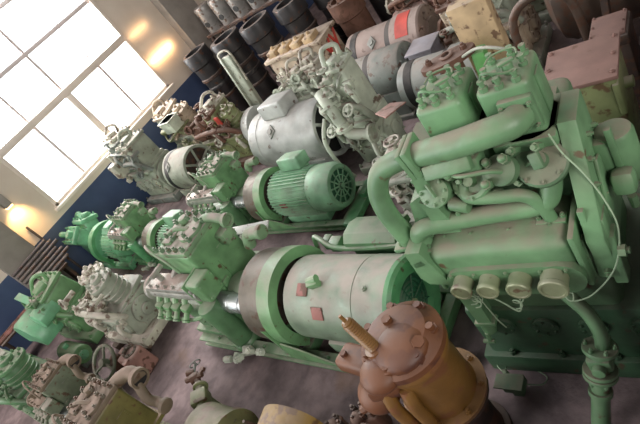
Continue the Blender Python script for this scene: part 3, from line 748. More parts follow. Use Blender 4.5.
t = thing('ochre_drum', 'ochre painted round end disc beside the rusty castings at bottom', 'drum', (.4, 2.92, 0), .2)
v = MB(); v.cyl((-.1, 0, .28), (.1, 0, .28), .26, n=40, bev=.015); v.lathe([(0, .1), (.04, .09), (.05, 0)], (-.1, 0, .28), (-1, -0, 0), n=24); v.build('drum_shell', 'ochre', t)
MB().box((0, 0, .05), (.24, .3, .1), bev=.01).build('drum_foot', 'rust', t)
rd = MB(); rd.cyl((.42, 3.3, .0), (.3, 3.2, .5), .012, n=8)
tag(rd.build('steel_rod', 'rustd'), 'thin dark rod leaning beside the ochre drum', 'rod')
random.seed(4)
for i, (x, y, z, d, lb) in enumerate([(.5, 2.24, 0, .17, 'lumpy rusty casting nearest the ochre drum'), (.56, 2.58, 0, .12, 'small rusty casting behind the lumpy one by the ochre drum'), (.72, 2.42, 0, .13, 'rusty casting lying beside the orange pump foot')]):
    t = thing('rusty_casting', lb, 'casting', (x, y, z), i * 1.1, 'rusty castings')
    v = MB(); v.box((0, 0, d), (d * 1.4, d, d * 2), bev=.03, seg=3); v.cyl((0, -d * .4, d * 1.2), (0, -d * .9, d * 1.2), d * .4, n=14, bev=.01); v.ball((d * .4, d * .2, d * 2), d * .45, 12)
    for k in range(5): v.ball((random.uniform(-.6, .6) * d, random.uniform(-.4, .4) * d, d * 2), d * random.uniform(.15, .3), 8)
    v2 = MB(); nuts_grid(v2, (-d * .5, 0, d * .5), (-d * .3, d * .3), d * 2.0, .02, .05); v.build('casting_body', 'rust', t, join=[(v2, 'rustd')])

# valve assembly on floor side of the olive compressor
t = thing('brown_valve_fitting', 'rusty olive pipe fitting with ring handle near the bottom edge', 'valve', (.36, 4.2, 0), R_(50), None, .8)
v = MB(); v.cyl((-.25, 0, .3), (.12, 0, .3), .06, n=16, bev=.01); v.box((-.05, 0, .3), (.2, .2, .18), (.2, 0, 0), bev=.03); v.box((-.05, 0, .12), (.14, .14, .24), bev=.02); v.cyl((-.25, 0, .3), (-.29, 0, .3), .09, n=20, bev=.006)
v.cyl((.12, 0, .3), (.15, 0, .3), .09, n=20, bev=.006)
v.build('fitting_body', 'olive', t)
v = MB(); v.cyl((.15, 0, .3), (.34, .06, .34), .04, n=12); v.box((.28, .05, .34), (.1, .12, .1), (.2, .3, .2), bev=.015); v.cyl((.26, -.06, .34), (.3, .16, .36), .035, n=10); v.box((.38, .1, .36), (.06, .1, .06), (.5, .3, 0), bev=.01); v.build('valve_spindle', 'rust', t)
v = MB(); v.wheel((.5, .04, .34), (.8, .2, .5), .07, .008, 2); v.cyl((.34, .06, .34), (.5, .04, .34), .016, n=8); v.build('ring_handle', 'greyd', t)

for i, (x, y, a, lb) in enumerate([(.98, 4.85, 1, 'small bent ring lying on floor left of the vertical green separator'), (.62, 4.75, 2, 'small rusty nut lying on the stained concrete by the wire rings')]):
    if i == 0:
        v = MB(); v.wheel((x, y, .015), (0, 0, 1), .06, .012, 1); o = tag(v.build('ring', 'rustd'), lb, 'ring')
    else:
        v = MB(); v.cyl((x, y, 0), (x, y, .03), .03, n=6); tag(v.build('nut', 'rust'), lb, 'nut')

# ------------------------------------------------------------------ generic old machines
def old_engine(label, cat, loc, rz, spec, s=1, group=None, name='old_compressor'):
    """an old machine: base, crankcase with covers, a bank of differing cylinders, manifold and valves"""
    rnd = random.Random(spec.get('seed', 1))
    t = thing(name, label, cat, loc, rz, group, s)
    X, Y, Z = spec['sz']; bm_, hm, tm = spec['body'], spec['head'], spec['trim']
    pal = spec.get('pal', (bm_, bm_, hm, tm))
    z0 = spec.get('z0', .12)
    b = MB(); b.box((0, 0, z0 / 2), (X * 1.2, Y * 1.15, z0), bev=.012)
    for sx in (-1, 1):
        for sy in (-1, 1): b.bolt((sx * X * .56, sy * Y * .51, z0), (0, 0, 1), .018, .03)
    b.build('base', tm, t)
    c = MB(); zc = z0 + (Z - z0) * .5
    c.box((0, 0, (z0 + zc) / 2), (X * .96, Y * .9, zc - z0), bev=.06, seg=3)
    c.box((0, -Y * .1, zc - .02), (X, Y * .9, .06), bev=.015)
    for k in range(3):
        x = -X * .32 + k * X * .32
        c.cyl((x, -Y * .44, (z0 + zc) / 2), (x, -Y * .5, (z0 + zc) / 2), min(.13, X * .14), n=20, bev=.008)
        c.bolts((x, -Y * .5, (z0 + zc) / 2), (0, -1, 0), min(.11, X * .12), 6, .012, .016)
    c.cyl((X * .46, 0, (z0 + zc) / 2), (X * .54, 0, (z0 + zc) / 2), min(Y, zc - z0) * .44, n=28, bev=.012)
    c.cyl((X * .54, 0, (z0 + zc) / 2), (X * .6, 0, (z0 + zc) / 2), min(Y, zc - z0) * .2, n=20, bev=.008)
    c.bolts((X * .54, 0, (z0 + zc) / 2), (1, 0, 0), min(Y, zc - z0) * .37, 8, .014, .018)
    c.build('crankcase', bm_, t)
    n = spec.get('n', 2)
    for k in range(n):
        x = -X * .5 + X * (k + .5) / n; w = X / n * .84
        top = Z - rnd.uniform(0, .16) * (Z - z0); dy = rnd.uniform(-.08, .08) * Y
        kind = rnd.choice(('box', 'round', 'lid', 'box', 'round')); mt = rnd.choice(pal)
        tilt = rnd.choice((-.12, 0, 0, .15))
        M4 = Matrix.Translation((x, dy, zc)) @ Matrix.Rotation(tilt, 4, 'X'); H = top - zc
        U = M4.to_3x3() @ V((0, 0, 1)); P = lambda a, b_, c_: M4 @ V((a, b_, c_))
        h = MB(); g = MB()
        h.box((0, 0, .03), (w * 1.05, Y * .8, .06), bev=.012, M=M4)
        if kind == 'round':
            r = min(w, Y * .8) * .44
            h.cyl(P(0, 0, 0), P(0, 0, H * .9), r, n=28, bev=.008)
            for q in range(3): h.lathe([(0, r), (.008, r * 1.08), (.022, r * 1.08), (.03, r)], P(0, 0, H * (.25 + .18 * q)), U, n=28)
            g.cyl(P(0, 0, H * .9), P(0, 0, H * .9 + .05), r * 1.14, n=28, bev=.01); g.bolts(P(0, 0, H * .9 + .05), U, r * .95, 8, .018, .026)
            g.cyl(P(0, 0, H * .9 + .05), P(0, 0, H * .9 + .11), r * .5, n=20, bev=.012); g.bolt(P(0, 0, H * .9 + .11), U, .03, .03)
        elif kind == 'box':
            h.box((0, 0, H / 2), (w, Y * .7, H), bev=.04, seg=3, M=M4); h.box((0, -Y * .36, H * .5), (w * .6, .05, H * .5), bev=.012, M=M4)
            h.bolts(P(0, -Y * .36 - .025, H * .5), M4.to_3x3() @ V((0, -1, 0)), w * .24, 4, .014, .018, .8)
            g.box((0, 0, H + .025), (w * 1.04, Y * .74, .05), bev=.012, M=M4)
            for sx in (-1, 0, 1):
                for sy in (-1, 1): g.bolt(P(sx * w * .4, sy * Y * .3, H + .05), U, .02, .03)
            px = rnd.uniform(-.2, .2) * w
            g.box((px, -Y * .08, H + .08), (w * .5, Y * .3, .08), (0, 0, rnd.uniform(-.3, .3)), bev=.02, M=M4)
            g.tube([P(px, .1, H + .05), P(px, .12, H + .17), P(px - .1, .02, H + .2), P(-w * .5, -Y * .2, H + .05)], .025, n=10)
        else:
            h.box((0, 0, H * .4), (w, Y * .6, H * .8), bev=.05, seg=3, M=M4)
            h.cyl(P(0, -Y * .2, H * .4), P(0, -Y * .52, H * .45), min(w, .3) * .38, n=22, bev=.01)
            g.cyl(P(0, -Y * .52, H * .45), P(0, -Y * .56, H * .455), min(w, .3) * .48, n=22, bev=.008); g.bolts(P(0, -Y * .56, H * .455), M4.to_3x3() @ V((0, -1, .1)), min(w, .3) * .4, 6, .014, .018)
            g.box((0, .02, H * .84), (w * .8, Y * .5, .07), (rnd.uniform(-.1, .1), 0, rnd.uniform(-.2, .2)), bev=.015, M=M4)
            g.wheel(P(0, 0, H + .08), U, .07, .013, 4); g.cyl(P(0, 0, H * .8), P(0, 0, H + .08), .025, n=10); g.cyl(P(0, 0, H * .84), P(0, 0, H * .95), .05, n=12, bev=.008)
        o = h.build('cylinder', mt, t); g.build('cylinder_head', rnd.choice((hm, hm, mt)), o)
    p = MB()
    zt = zc + (Z - zc) * .35
    p.tube([(-X * .5, -Y * .3, zt - .1), (-X * .44, -Y * .52, zt), (0, -Y * .58, zt + .04), (X * .36, -Y * .54, zt), (X * .5, -Y * .36, zc - .05)], .04, n=12)
    for k in range(n):
        x = -X * .5 + X * (k + .5) / n
        p.cyl((x, -Y * .58, zt + .02), (x, -Y * .3, zt + .04), .032, n=10); p.cyl((x, -Y * .44, zt + .03), (x, -Y * .41, zt + .03), .06, n=14)
    for q in range(3):
        a = [V((rnd.uniform(-.5, .5) * X, rnd.uniform(-.6, -.3) * Y, rnd.uniform(.5, 1.0) * Z)) for _ in range(4)]
        p.tube(a, rnd.uniform(.01, .02), n=7)
    p.build('manifold_pipe', tm, t)
    for q in range(spec.get('fit', 5)):
        f = MB()
        px, py, pz = rnd.uniform(-.5, .5) * X, -Y * .46, z0 + rnd.uniform(.3, 1.0) * (Z - z0)
        if q % 3 == 0:
            f.cyl((px, py + .12, pz), (px, py - .06, pz), .035, n=10); f.flange((px, py - .06, pz), (rnd.uniform(-.4, .4), -1, .3), .075, .02, .6, 5)
        elif q % 3 == 1:
            f.cyl((px, py + .12, pz), (px, py - .06, pz), .026, n=8); f.box((px, py - .07, pz), (.08, .06, .08), (rnd.random(), 0, rnd.random()), bev=.01)
            f.cyl((px, py - .07, pz), (px + .02, py - .08, pz + .12), .016, n=8); f.wheel((px + .02, py - .08, pz + .12), (.1, 0, 1), .05, .01, 3)
        else:
            f.tube([(px, py + .1, pz), (px, py - .05, pz), (px + .06, py - .1, pz - .05), (px + .06, py - .08, pz - .16)], .03, n=10); f.box((px, py, pz), (.1, .05, .1), bev=.01)
        f.build('valve_fitting', rnd.choice((hm, tm, tm)), t)
    f = MB()
    f.flange((-X * .62, 0, Z * .6), (-1, 0, .2), min(.13, Y * .3), .03, .6); f.cyl((-X * .4, 0, Z * .6), (-X * .62, 0, Z * .6), min(.08, Y * .18), n=16)
    f.build('suction_flange', hm, t)
    for nm, fn, mt in spec.get('extra', ()):
        e = MB(); fn(e); e.build(nm, mt, t)
    return t
def motor_unit(label, cat, loc, rz, s=1, body='grey', band='black', end='black', L=1.1, r=.33, tb=True, name='electric_motor', group=None, z=.5, closed=False, patch=False):
    t = thing(name, label, cat, loc, rz, group, s)
    m = MB(); m.lathe([(-L / 2, .15), (-L / 2, r * .9), (-L / 2 + .04, r), (L / 2 - .02, r), (L / 2, r * .97), (L / 2, r * .85), (L / 2 - .05, r * .83)], (0, 0, z), (1, 0, 0), n=56)
    m.build('motor_shell', body, t)
    e = MB(); e.lathe([(-L / 2 + .1, r + .001), (-L / 2 + .105, r + .006), (-L / 2 + .2, r + .006), (-L / 2 + .205, r + .001)], (0, 0, z), (1, 0, 0), n=48)
    e.build('band', band, t)
    if closed:
        e = MB(); e.lathe([(L * .08, r + .001), (L * .085, r + .008), (L * .15, r + .008), (L * .155, r + .001)], (0, 0, z), (1, 0, 0), n=48); e.build('band', band, t)
        e = MB(); e.lathe([(L * .15, r), (L * .16, r * 1.1), (L * .5, r * 1.1), (L * .52, r * 1.04), (L * .54, r * .6), (L * .56, r * .55), (L * .56, 0)], (0, 0, z), (1, 0, 0), n=48); e.bolts((L * .525, 0, z), (1, 0, 0), r * .85, 8, .018, .02); e.build('end_bell', body, t)
        if patch:
            e = MB(); e.lathe([(L * .24, r * 1.1 + .001), (L * .24, r * 1.1 + .006), (L * .4, r * 1.1 + .006), (L * .4, r * 1.1 + .001)], (0, 0, z), (1, 0, 0), n=24, a0=-.1, a1=.95); e.build('red_paint_patch', 'redpaint', t, 'red paint patch')
    else:
        e = MB(); e.lathe([(L / 2 - .05, r * .84), (L / 2 - .04, 0)], (0, 0, z), (1, 0, 0), n=32); e.build('end_opening_shade', end, t)  # dark disc painted as the shaded inside of the open motor end
        g = MB()
        for k in range(6): a = k * PI / 3 + .3; g.cyl((L / 2 - .02, 0, z), (L / 2 - .02, r * .86 * math.cos(a), z + r * .86 * math.sin(a)), .022, n=8)
        g.cyl((L / 2 - .06, 0, z), (L / 2 + .04, 0, z), r * .22, n=18, bev=.006)
        g.build('bearing_spider', body, t)
    for sy in (-1, 1):
        f = MB(); f.box((0, sy * r * .75, (z - r * .6) / 2), (L * .8, .12, z - r * .6), bev=.012); f.box((0, sy * r * .8, .03), (L * .86, .18, .06), bev=.008)
        f.build('foot', body, t)
    if tb:
        b = MB(); b.box((-.05, .05, z + r + .06), (.4, .34, .2), (-.15, 0, 0), bev=.03, seg=3); b.box((-.05, .05, z + r), (.26, .22, .1), bev=.01); b.build('terminal_box', body, t)
    k = MB(); k.prism([(-.07, 0), (0, -.09), (.07, 0), (0, .09)], 0, .02, Matrix.Translation((-.1, -math.sin(.75) * r, z + math.cos(.75) * r)) @ Matrix.Rotation(.75, 4, 'X'), bev=.004)
    k.cyl((-.1, -math.sin(.75) * r, z + math.cos(.75) * r), (-.1, -math.sin(.75) * (r + .04), z + math.cos(.75) * (r + .04)), .035, n=12)
    k.build('lifting_lug', 'greyd', t)
    return t
RY = R_(-90)
# against the wall at far left: bright green small set
t = thing('mint_compressor', 'bright mint green compressor with hoop guard close to the blue wall', 'compressor', (1.82, 8.64, 0), R_(-87), None, .8)
b = MB()
for y in (-.3, .3): b.box((.15, y, .06), (1.7, .1, .12), bev=.008)
b.box((.9, 0, .08), (.12, .7, .1), bev=.008); b.build('base_frame', 'mint', t)
b = MB(); b.box((-.4, 0, .38), (.5, .5, .5), bev=.08, seg=3); b.cyl((-.15, 0, .45), (.1, 0, .45), .22, .3, n=28); b.build('crankcase', 'mint', t)
for a in (-.42, .5):
    b = MB(); M4 = Matrix.Translation((-.42, 0, .5)) @ Matrix.Rotation(a, 4, 'X')
    b.box((0, 0, .22), (.44, .34, .5), bev=.07, seg=3, M=M4); b.box((0, 0, .48), (.48, .38, .09), bev=.02, M=M4)
    for dx in (-.18, 0, .18):
        for dy in (-.14, .14): p = M4 @ V((dx, dy, .52)); b.bolt(p, M4.to_3x3() @ V((0, 0, 1)), .022, .04)
    b.tube([M4 @ V((-.1, 0, .5)), M4 @ V((-.2, 0, .6)), M4 @ V((-.36, 0, .5)), M4 @ V((-.38, 0, .25))], .06, n=12)
    b.cyl(M4 @ V((.1, 0, .52)), M4 @ V((.1, 0, .62)), .08, n=14, bev=.01)
    b.build('cylinder', 'mint', t)
b = MB(); b.lathe([(.18, .4), (.18, .43), (.36, .43), (.36, .36), (.34, .36), (.34, .4), (.18, .4)], (0, 0, .45), (1, 0, 0), n=44, a0=-2.3, a1=2.3); b.box((.27, -.34, .2), (.18, .05, .26), bev=.01); b.build('hoop_guard', 'mintd', t)
b = MB(); b.lathe([(.42, .1), (.42, .26), (.48, .3), (.9, .3), (1.0, .26), (1.02, .1), (1.02, 0)], (0, 0, .45), (1, 0, 0), n=40)
for k in range(30):
    a = 2 * PI * k / 30
    if math.cos(a) > -.7: b.box((.7, .31 * math.sin(a), .45 + .31 * math.cos(a)), (.4, .01, .05), (-a, 0, 0), bev=0)
for sy in (-1, 1): b.box((.7, sy * .2, .16), (.4, .12, .16), bev=.01)
b.build('motor', 'mint', t)
b = MB(); b.box((.68, .1, .8), (.24, .2, .12), bev=.02)
for k in range(5): b.cyl((.56 + k * .06, -.08, .76), (.56 + k * .06, .0, .84), .018, n=8)
b.build('terminal_box', 'mint', t)

# left machines
def dome(e):
    e.lathe([(0, .34), (.04, .36), (.3, .36), (.34, .34), (.34, 0)], (-.25, -.3, .42), (0, -1, 0), n=36, a0=-1.7, a1=1.7)
    e.cyl((.3, -.2, .75), (.3, -.5, .75), .14, n=24, bev=.015)
    e.box((0, -.3, .9), (.5, .1, .03), (0, .5, 0), bev=.004)
old_engine('light green engine block with arched seam beneath leaning dark pipes', 'engine', (.7, 7.8, 0), R_(-84), dict(sz=(.9, .62, .95), body='green', head='head', trim='green', n=2, seed=3, extra=(('arched_cover', dome, 'mint'),)))
old_engine('dirty white grey compressor standing on dark wooden blocks', 'compressor', (.9, 6.3, .08), R_(-84), dict(sz=(.82, .62, .9), body='greyg', head='white', trim='white', n=2, seed=8, fit=9))
for (x, y, lb) in ((.53, 5.95, 'dark wooden block under near corner of the dirty white compressor'), (.53, 6.62, 'dark wooden block under far corner of the dirty white compressor')):
    tag(MB().box((x, y, .04), (.16, .14, .08), bev=.008).build('wood_block', 'wood'), lb, 'wood block', 'wooden support blocks')
def tank(e): pass
t = thing('green_receiver', 'fallen shiny teal green cylinder lying between left machines', 'tank', (.17, 7.25, 0), R_(-84), None, .62)
b = MB(); b.cyl((-.45, 0, .3), (.45, 0, .3), .2, n=32, bev=.03); b.build('shell', 'green', t)
b = MB(); b.cyl((.45, 0, .3), (.5, 0, .3), .1, n=20, bev=.006); b.bolts((.5, 0, .3), (1, 0, 0), .08, 6, .012, .014); b.build('flange', 'mint', t); b = MB(); b.cyl((0, 0, .48), (0, 0, .58), .06, n=14, bev=.006); b.build('nozzle', 'mint', t)
[MB().box((x, 0, .06), (.1, .34, .12), bev=.008).build('saddle', 'greyd', t) for x in (-.3, .3)]
old_engine('dull green machine with slotted side at the left edge', 'engine', (-.36, 7.22, 0), R_(-86), dict(sz=(1.0, .6, .95), body='greend', head='greyg', trim='greend', n=2, seed=12))
t = thing('bolted_gearbox', 'small pinkish casting with round open bore between left compressors', 'gearbox', (.42, 5.72, 0), R_(-84), None, .8)
b = MB(); b.box((0, 0, .2), (.34, .3, .4), bev=.04, seg=3); b.box((-.12, 0, .42), (.09, .09, .05), bev=.01); b.box((.12, -.14, .4), (.09, .09, .05), bev=.01); b.build('casing', 'pinkrust', t)
b = MB(); b.flange((.03, .02, .4), (.2, .1, 1), .11, .03, .65, 8); b.build('bore_flange', 'wheel', t)
t = thing('spoked_ring', 'dull metal hoop with spokes leaning near the olive compressor heads', 'handwheel', (.22, 6.2, .0), R_(-84))
b = MB(); b.wheel((0, 0, .25), (.15, -.55, .8), .2, .022, 3); b.build('hoop', 'oliveg', t)
b = MB(); b.box((0, .08, .1), (.16, .16, .2), bev=.02); b.build('stand', 'rust', t)

# ------------------------------------------------------------------ second row: grey motors and compressors
motor_unit('silver grey motor with dark open spoked end in the upper middle', 'motor', (3.6, 5.02, 0), R_(-86), 1.0, 'grey', L=1.2, r=.37, z=.55, band='grey')
old_engine('rust streaked olive compressor joined left of the silver motor with red tag', 'compressor', (4.02, 6.95, 0), R_(-86), dict(sz=(1.0, .6, 1.02), body='olive', head='white', trim='rust', n=3, seed=21, fit=9,
    extra=(('red_tag', lambda e: e.box((.22, -.245, .86), (.1, .02, .14), bev=.004), 'redpaint'), ('coupling', lambda e: e.lathe([(.5, .1), (.5, .27), (.56, .3), (.68, .3), (.7, .1)], (0, 0, .46), (1, 0, 0), n=36), 'grey'))))
motor_unit('grey motor with round spoked drum end near the blue wall', 'motor', (3.3, 7.5, 0), R_(-86), .92, 'greyg', L=.7, r=.36, z=.5, end='rustd', tb=False)
old_engine('grey compressor with two raised valve boxes below the window', 'compressor', (3.3, 8.64, 0), R_(-86), dict(sz=(.8, .6, 1.3), body='greyg', head='white', trim='greyd', n=2, seed=31, fit=8,
    extra=(('valve_box', lambda e: (e.box((-.1, -.38, .95), (.2, .26, .26), bev=.02), e.cyl((-.1, -.38, 1.08), (-.1, -.38, 1.22), .03, n=8)), 'white'),)))
old_engine('olive grey compressor with open box top beside the wall column', 'compressor', (4.25, 8.35, 0), R_(-88), dict(sz=(.9, .6, 1.12), body='greyg', head='beige', trim='olive', n=2, seed=44, fit=7,
    extra=(('open_box', lambda e: (e.box((.3, -.42, .98), (.3, .24, .22), bev=.01), e.box((.3, -.42, 1.08), (.34, .28, .02), bev=.004)), 'pale'),)))
# pale piping machine
def piping(e):
    e.tube([(-.1, -.26, 1.2), (.0, -.36, 1.1), (.04, -.4, .9), (.1, -.42, .75), (.3, -.4, .68)], .06, n=16)
    for p, a in (((.0, -.36, 1.1), (.3, -.4, -1)), ((.06, -.41, .85), (0, -.1, -1)), ((.3, -.4, .68), (1, 0, 0))): e.flange(p, a, .1, .03, .6, 6)
    e.tube([(-.25, -.26, .9), (-.32, -.4, .7), (-.28, -.46, .4), (-.2, -.46, .2)], .024, n=10)
    e.tube([(.2, -.3, .6), (.28, -.46, .5), (.3, -.5, .3), (.2, -.5, .14)], .026, n=10)
    for p in ((.2, -.38, 1.0), (-.16, -.38, .8), (.3, -.42, .45)): e.wheel(p, (0, -.6, .8), .06, .012, 4); e.cyl(p, (p[0], p[1] + .1, p[2] - .12), .02, n=8)
old_engine('pale aqua machine crowded with flanged pipes and valves in upper centre', 'compressor', (3.58, 3.84, 0), R_(-84), dict(sz=(.5, .42, 1.32), body='pale', head='pale', trim='greyg', n=2, seed=52, fit=12, extra=(('pipe_cluster', piping, 'pale'),)))
old_engine('pale flanged valve block beneath the tall curved green pipe', 'valve block', (2.85, 2.75, 0), R_(-80), dict(sz=(.7, .46, .85), body='pale', head='white', trim='greyg', n=2, seed=61, fit=10))
# middle motors
motor_unit('dull grey cylinder with black band in front of the red marked motor', 'motor', (4.5, 4.36, 0), R_(-84), 1.0, 'greyd', closed=True, L=1.15, r=.26, z=.55, tb=False, group='grey motors')
motor_unit('pinkish worn motor with red paint patch in the upper row', 'motor', (5.22, 4.4, 0), R_(-84), 1.0, 'pinkgrey', closed=True, patch=True, L=1.15, r=.32, z=.5, tb=False)
t = thing('lilac_box', 'lilac grey terminal box on a post beside the closed end of grey motors', 'box', (4.58, 3.5, 0), R_(-84))
MB().box((0, 0, .58), (.3, .3, .3), bev=.02).build('box_body', 'lilac', t)
b = MB(); b.box((0, 0, .74), (.34, .34, .025), bev=.006); b.build('lid', 'lilac', t); MB().box((0, 0, .215), (.1, .1, .43), bev=.01).box((0, 0, .02), (.24, .24, .04), bev=.006).build('post', 'greyd', t)
motor_unit('grey cylinder with thick black band just behind the large compressor heads', 'motor', (4.16, 3.1, 0), R_(-84), .92, 'greyd', closed=True, L=1.0, r=.28, z=.6, tb=False, group='grey motors')
# beige case with red letters and its long lid box
t = thing('beige_casing', 'beige metal casing with red hand painted letters on its side', 'casing', (5.44, 6.14, 0), R_(-84))
b = MB(); b.box((0, 0, .42), (1.1, .5, .84), bev=.03, seg=3); b.box((0, 0, .86), (1.2, .56, .06), bev=.012); b.build('casing_body', 'beige', t)
b = MB()
for k in range(4): b.box((-.42 + .26 * k, -.1, .93), (.18, .24, .1), bev=.02); b.bolt((-.42 + .26 * k, -.1, .98), (0, 0, 1), .03, .03)
b.build('inspection_cover', 'tan', t)
b = MB()
def stroke(a, c): b.tube([V((.552, a[0], .58 + a[1])), V((.552, c[0], .58 + c[1]))], .024, n=6, flat=1)
for o in (0,): 
    stroke((-.2, .18), (-.02, -.2)); stroke((-.2, -.2), (-.02, .2)); stroke((.03, .22), (.1, .04)); stroke((.2, .24), (.04, -.18))
b.build('red_lettering', 'redpaint', t, 'red hand painted letters')
# ------------------------------------------------------------------ liners, pistons
def liner(x, y, h, r, lb, m='liner'):
    t = thing('cylinder_liner', lb, 'cylinder liner', (x, y, 0), random.random() * 6, 'cylinder liners near the column')
    b = MB(); b.lathe([(0, r * .82), (0, r * .9), (h * .45, r * .9), (h * .46, r * .94), (h * .5, r * .94), (h * .51, r * .9), (h * .8, r * .95), (h * .82, r * 1.08), (h * .97, r * 1.08), (h, r * 1.04), (h, r * .74), (h * .1, r * .72)], n=40)
    b.build('liner_wall', m, t)
    b = MB(); b.lathe([(h * .6, r * .93), (h * .61, r * .99), (h * .64, r * .99), (h * .65, r * .93)], n=40); b.build('seal_ring', 'rustd', t); b = MB(); b.lathe([(h * .3, r * .9), (h * .31, r * .96), (h * .33, r * .96), (h * .34, r * .9)], n=40); b.build('seal_ring', 'rustd', t)
for x, y, h, r, lb in ((5.4, 8.55, 1.4, .24, 'pale topped cylinder liner standing next to the wall column'), (5.55, 7.75, 1.38, .27, 'dark cylinder liner standing behind the pale green bar'), (5.75, 7.1, 1.36, .27, 'dark oily cylinder liner second from the pale green bar'), (6.0, 6.45, 1.34, .25, 'dark cylinder liner third from the pale green bar'), (6.5, 6.1, 1.1, .22, 'short dark liner at the end of the liner row')):
    liner(x, y, h, r, lb)
tb_ = thing('rack', 'dark rusty rack carrying a row of worn pistons', 'rack', (6.35, 7.85, 0), R_(-80))
MB().box((0, 0, 1.33), (2.0, .38, .05), bev=.006).build('rack_top', 'rustd', tb_)
for x in (-.92, 0, .92):
    for y in (-.15, .15): MB().box((x, y, .65), (.06, .06, 1.31), bev=.006).build('leg', 'rustd', tb_)
plb = ['worn silver piston with dark pin hole nearest the wall column', 'worn silver piston second from the wall column', 'worn silver piston third from the wall column', 'worn silver piston fourth from the wall column', 'worn silver piston fifth from the wall column']
for i in range(5):
    k = -.8 + .4 * i
    a = R_(-80)
    x = 6.35 + k * math.cos(a); y = 7.85 + k * math.sin(a)
    t = thing('piston', plb[i], 'piston', (x, y, 1.357), R_(-80 - 180), 'pistons on the rack')
    b = MB(); r = .165
    b.lathe([(0, 0), (0, r * .97), (.02, r), (.3, r), (.3, r * .97), (.31, r * .97), (.31, r), (.36, r), (.36, r * .96), (.37, r * .96), (.37, r), (.42, r), (.42, r * .96), (.43, r * .96), (.43, r), (.48, r * .98), (.5, r * .9), (.49, 0)], n=40)
    b.build('piston_body', 'piston', t)
    for sy in (-1, 1): MB().cyl((0, sy * r * .9, .17), (0, sy * r * 1.006, .17), .055, n=24).build('pin_hole_shade', 'black', t)  # black discs on the skirt, painted shade of the pin holes
t = thing('green_guide_bar', 'pale green slotted bar leaning on the dark cylinder liners', 'bar', (5.12, 7.5, 0), R_(-84))
b = MB(); b.box((0, 0, .62), (.2, .1, 1.15), (-.12, .0, 0), bev=.02, seg=3); b.box((-.1, -.02, .62), (.05, .14, 1.15), (-.12, 0, 0), bev=.01); b.build('bar_body', 'greyg', t)
b = MB(); b.tube([(-.1, .0, 1.16), (-.14, .05, 1.26), (0, .08, 1.28), (.1, .08, 1.18), (.12, 0, .7)], .02, n=8); b.build('bar_handle', 'white', t)
# clutter in the upper middle
def stub(name, label, cat, loc, rz, mat, r, h, top='rust', gear=False):
    t = thing(name, label, cat, loc, rz)
    b = MB(); b.lathe([(0, r * .9), (.05, r), (h * .7, r), (h * .72, r * 1.12), (h, r * 1.12), (h, r * .8), (h * .8, r * .76)], n=32); b.bolts((0, 0, h), (0, 0, 1), r * .95, 8, .016, .02); b.build('housing', mat, t)
    b = MB(); b.cyl((0, 0, h * .6), (0, 0, h * 1.08), r * .4, n=16, bev=.01); b.box((0, 0, h * 1.08), (r * 1.1, r * .5, .06), bev=.01); b.build('cover', top, t); return t
stub('drum_housing', 'brown drum housing with orange tag near the cylinder liners', 'housing', (6.2, 5.6, 0), .3, 'rust', .24, 1.0)
tag(MB().box((6.1, 5.42, 1.13), (.14, .14, .03), (0, 0, .4), bev=.004).build('orange_tag', 'yellowp'), 'small orange card lying on the brown drum housing', 'card')
stub('black_pump_end', 'black ribbed pump end behind the beige casing', 'pump', (6.75, 5.35, 0), .4, 'liner', .22, 1.0, 'rustd')
old_engine('pinkish rusty machine top behind the beige casing', 'machine', (6.4, 4.35, 0), R_(-82), dict(sz=(1.0, .6, .95), body='pinkrust', head='white', trim='rust', n=3, seed=71, fit=6))
old_engine('pale teal compressor heads in the back row at top', 'compressor', (5.95, 3.02, 0), R_(-82), dict(sz=(1.0, .6, 1.1), body='pale', head='beige', trim='pale', n=3, seed=77, fit=8))
old_engine('rusty brown compressor block at the very top right of centre', 'compressor', (5.05, 2.95, 0), R_(-82), dict(sz=(.8, .6, 1.05), body='beige', head='rust', trim='greyg', n=2, seed=83, fit=8))
old_engine('grey green valve machine between silver motor and beige casing', 'compressor', (4.8, 5.74, 0), R_(-84), dict(sz=(.9, .46, .8), body='greyg', head='white', trim='pale', n=3, seed=88, fit=10))
# tan plate machine with rusty flange
t = thing('tan_plate_machine', 'tan upright plate with bright green strip beside rusty oval flange', 'machine', (3.74, 2.32, 0), R_(-78), None, .94)
b = MB(); b.box((0, .1, .76), (.36, .16, 1.52), bev=.015); b.build('plate_body', 'tan', t)
b = MB(); b.box((-.05, -.12, .7), (.12, .14, .9), (0, .1, 0), bev=.02); b.build('green_strip', 'limeg', t)
b = MB(); b.prism([(.2 * math.cos(a) * 1.3, .12 * math.sin(a)) for a in [k * PI / 12 for k in range(24)]], 0, .06, Matrix.Translation((-.26, -.2, 1.16)) @ Matrix.Rotation(.3, 4, 'Z'), bev=.01)
b.cyl((-.26, -.2, .8), (-.26, -.2, 1.16), .11, n=24, bev=.01); b.box((-.26, -.2, .4), (.26, .26, .8), bev=.02)
b.bolt((-.42, -.24, 1.22), (0, 0, 1), .03, .04); b.bolt((-.1, -.16, 1.22), (0, 0, 1), .03, .04); b.lathe([(0, .06), (.02, .07), (.03, .06), (.03, .04)], (-.26, -.2, 1.22), (0, 0, 1), n=20)
b.build('oval_flange', 'rust', t)
b = MB(); b.prism([(-.1, -.16), (.1, -.14), (.13, .1), (.02, .16), (-.14, .08)], 0, .015, Matrix.Translation((-.42, -.36, .95)) @ Matrix.Rotation(-.9, 4, 'X') @ Matrix.Rotation(.3, 4, 'Y'), bev=.003); b.cyl((-.4, -.3, .1), (-.4, -.28, .93), .03, n=10); b.build('white_sheet', 'white', t)
b = MB(); b.tube([(-.1, -.26, 1.2), (.1, -.4, 1.3), (.3, -.46, 1.25), (.45, -.4, 1.05), (.4, -.3, .9)], .014, n=8); b.build('bent_rod', 'greyg', t)

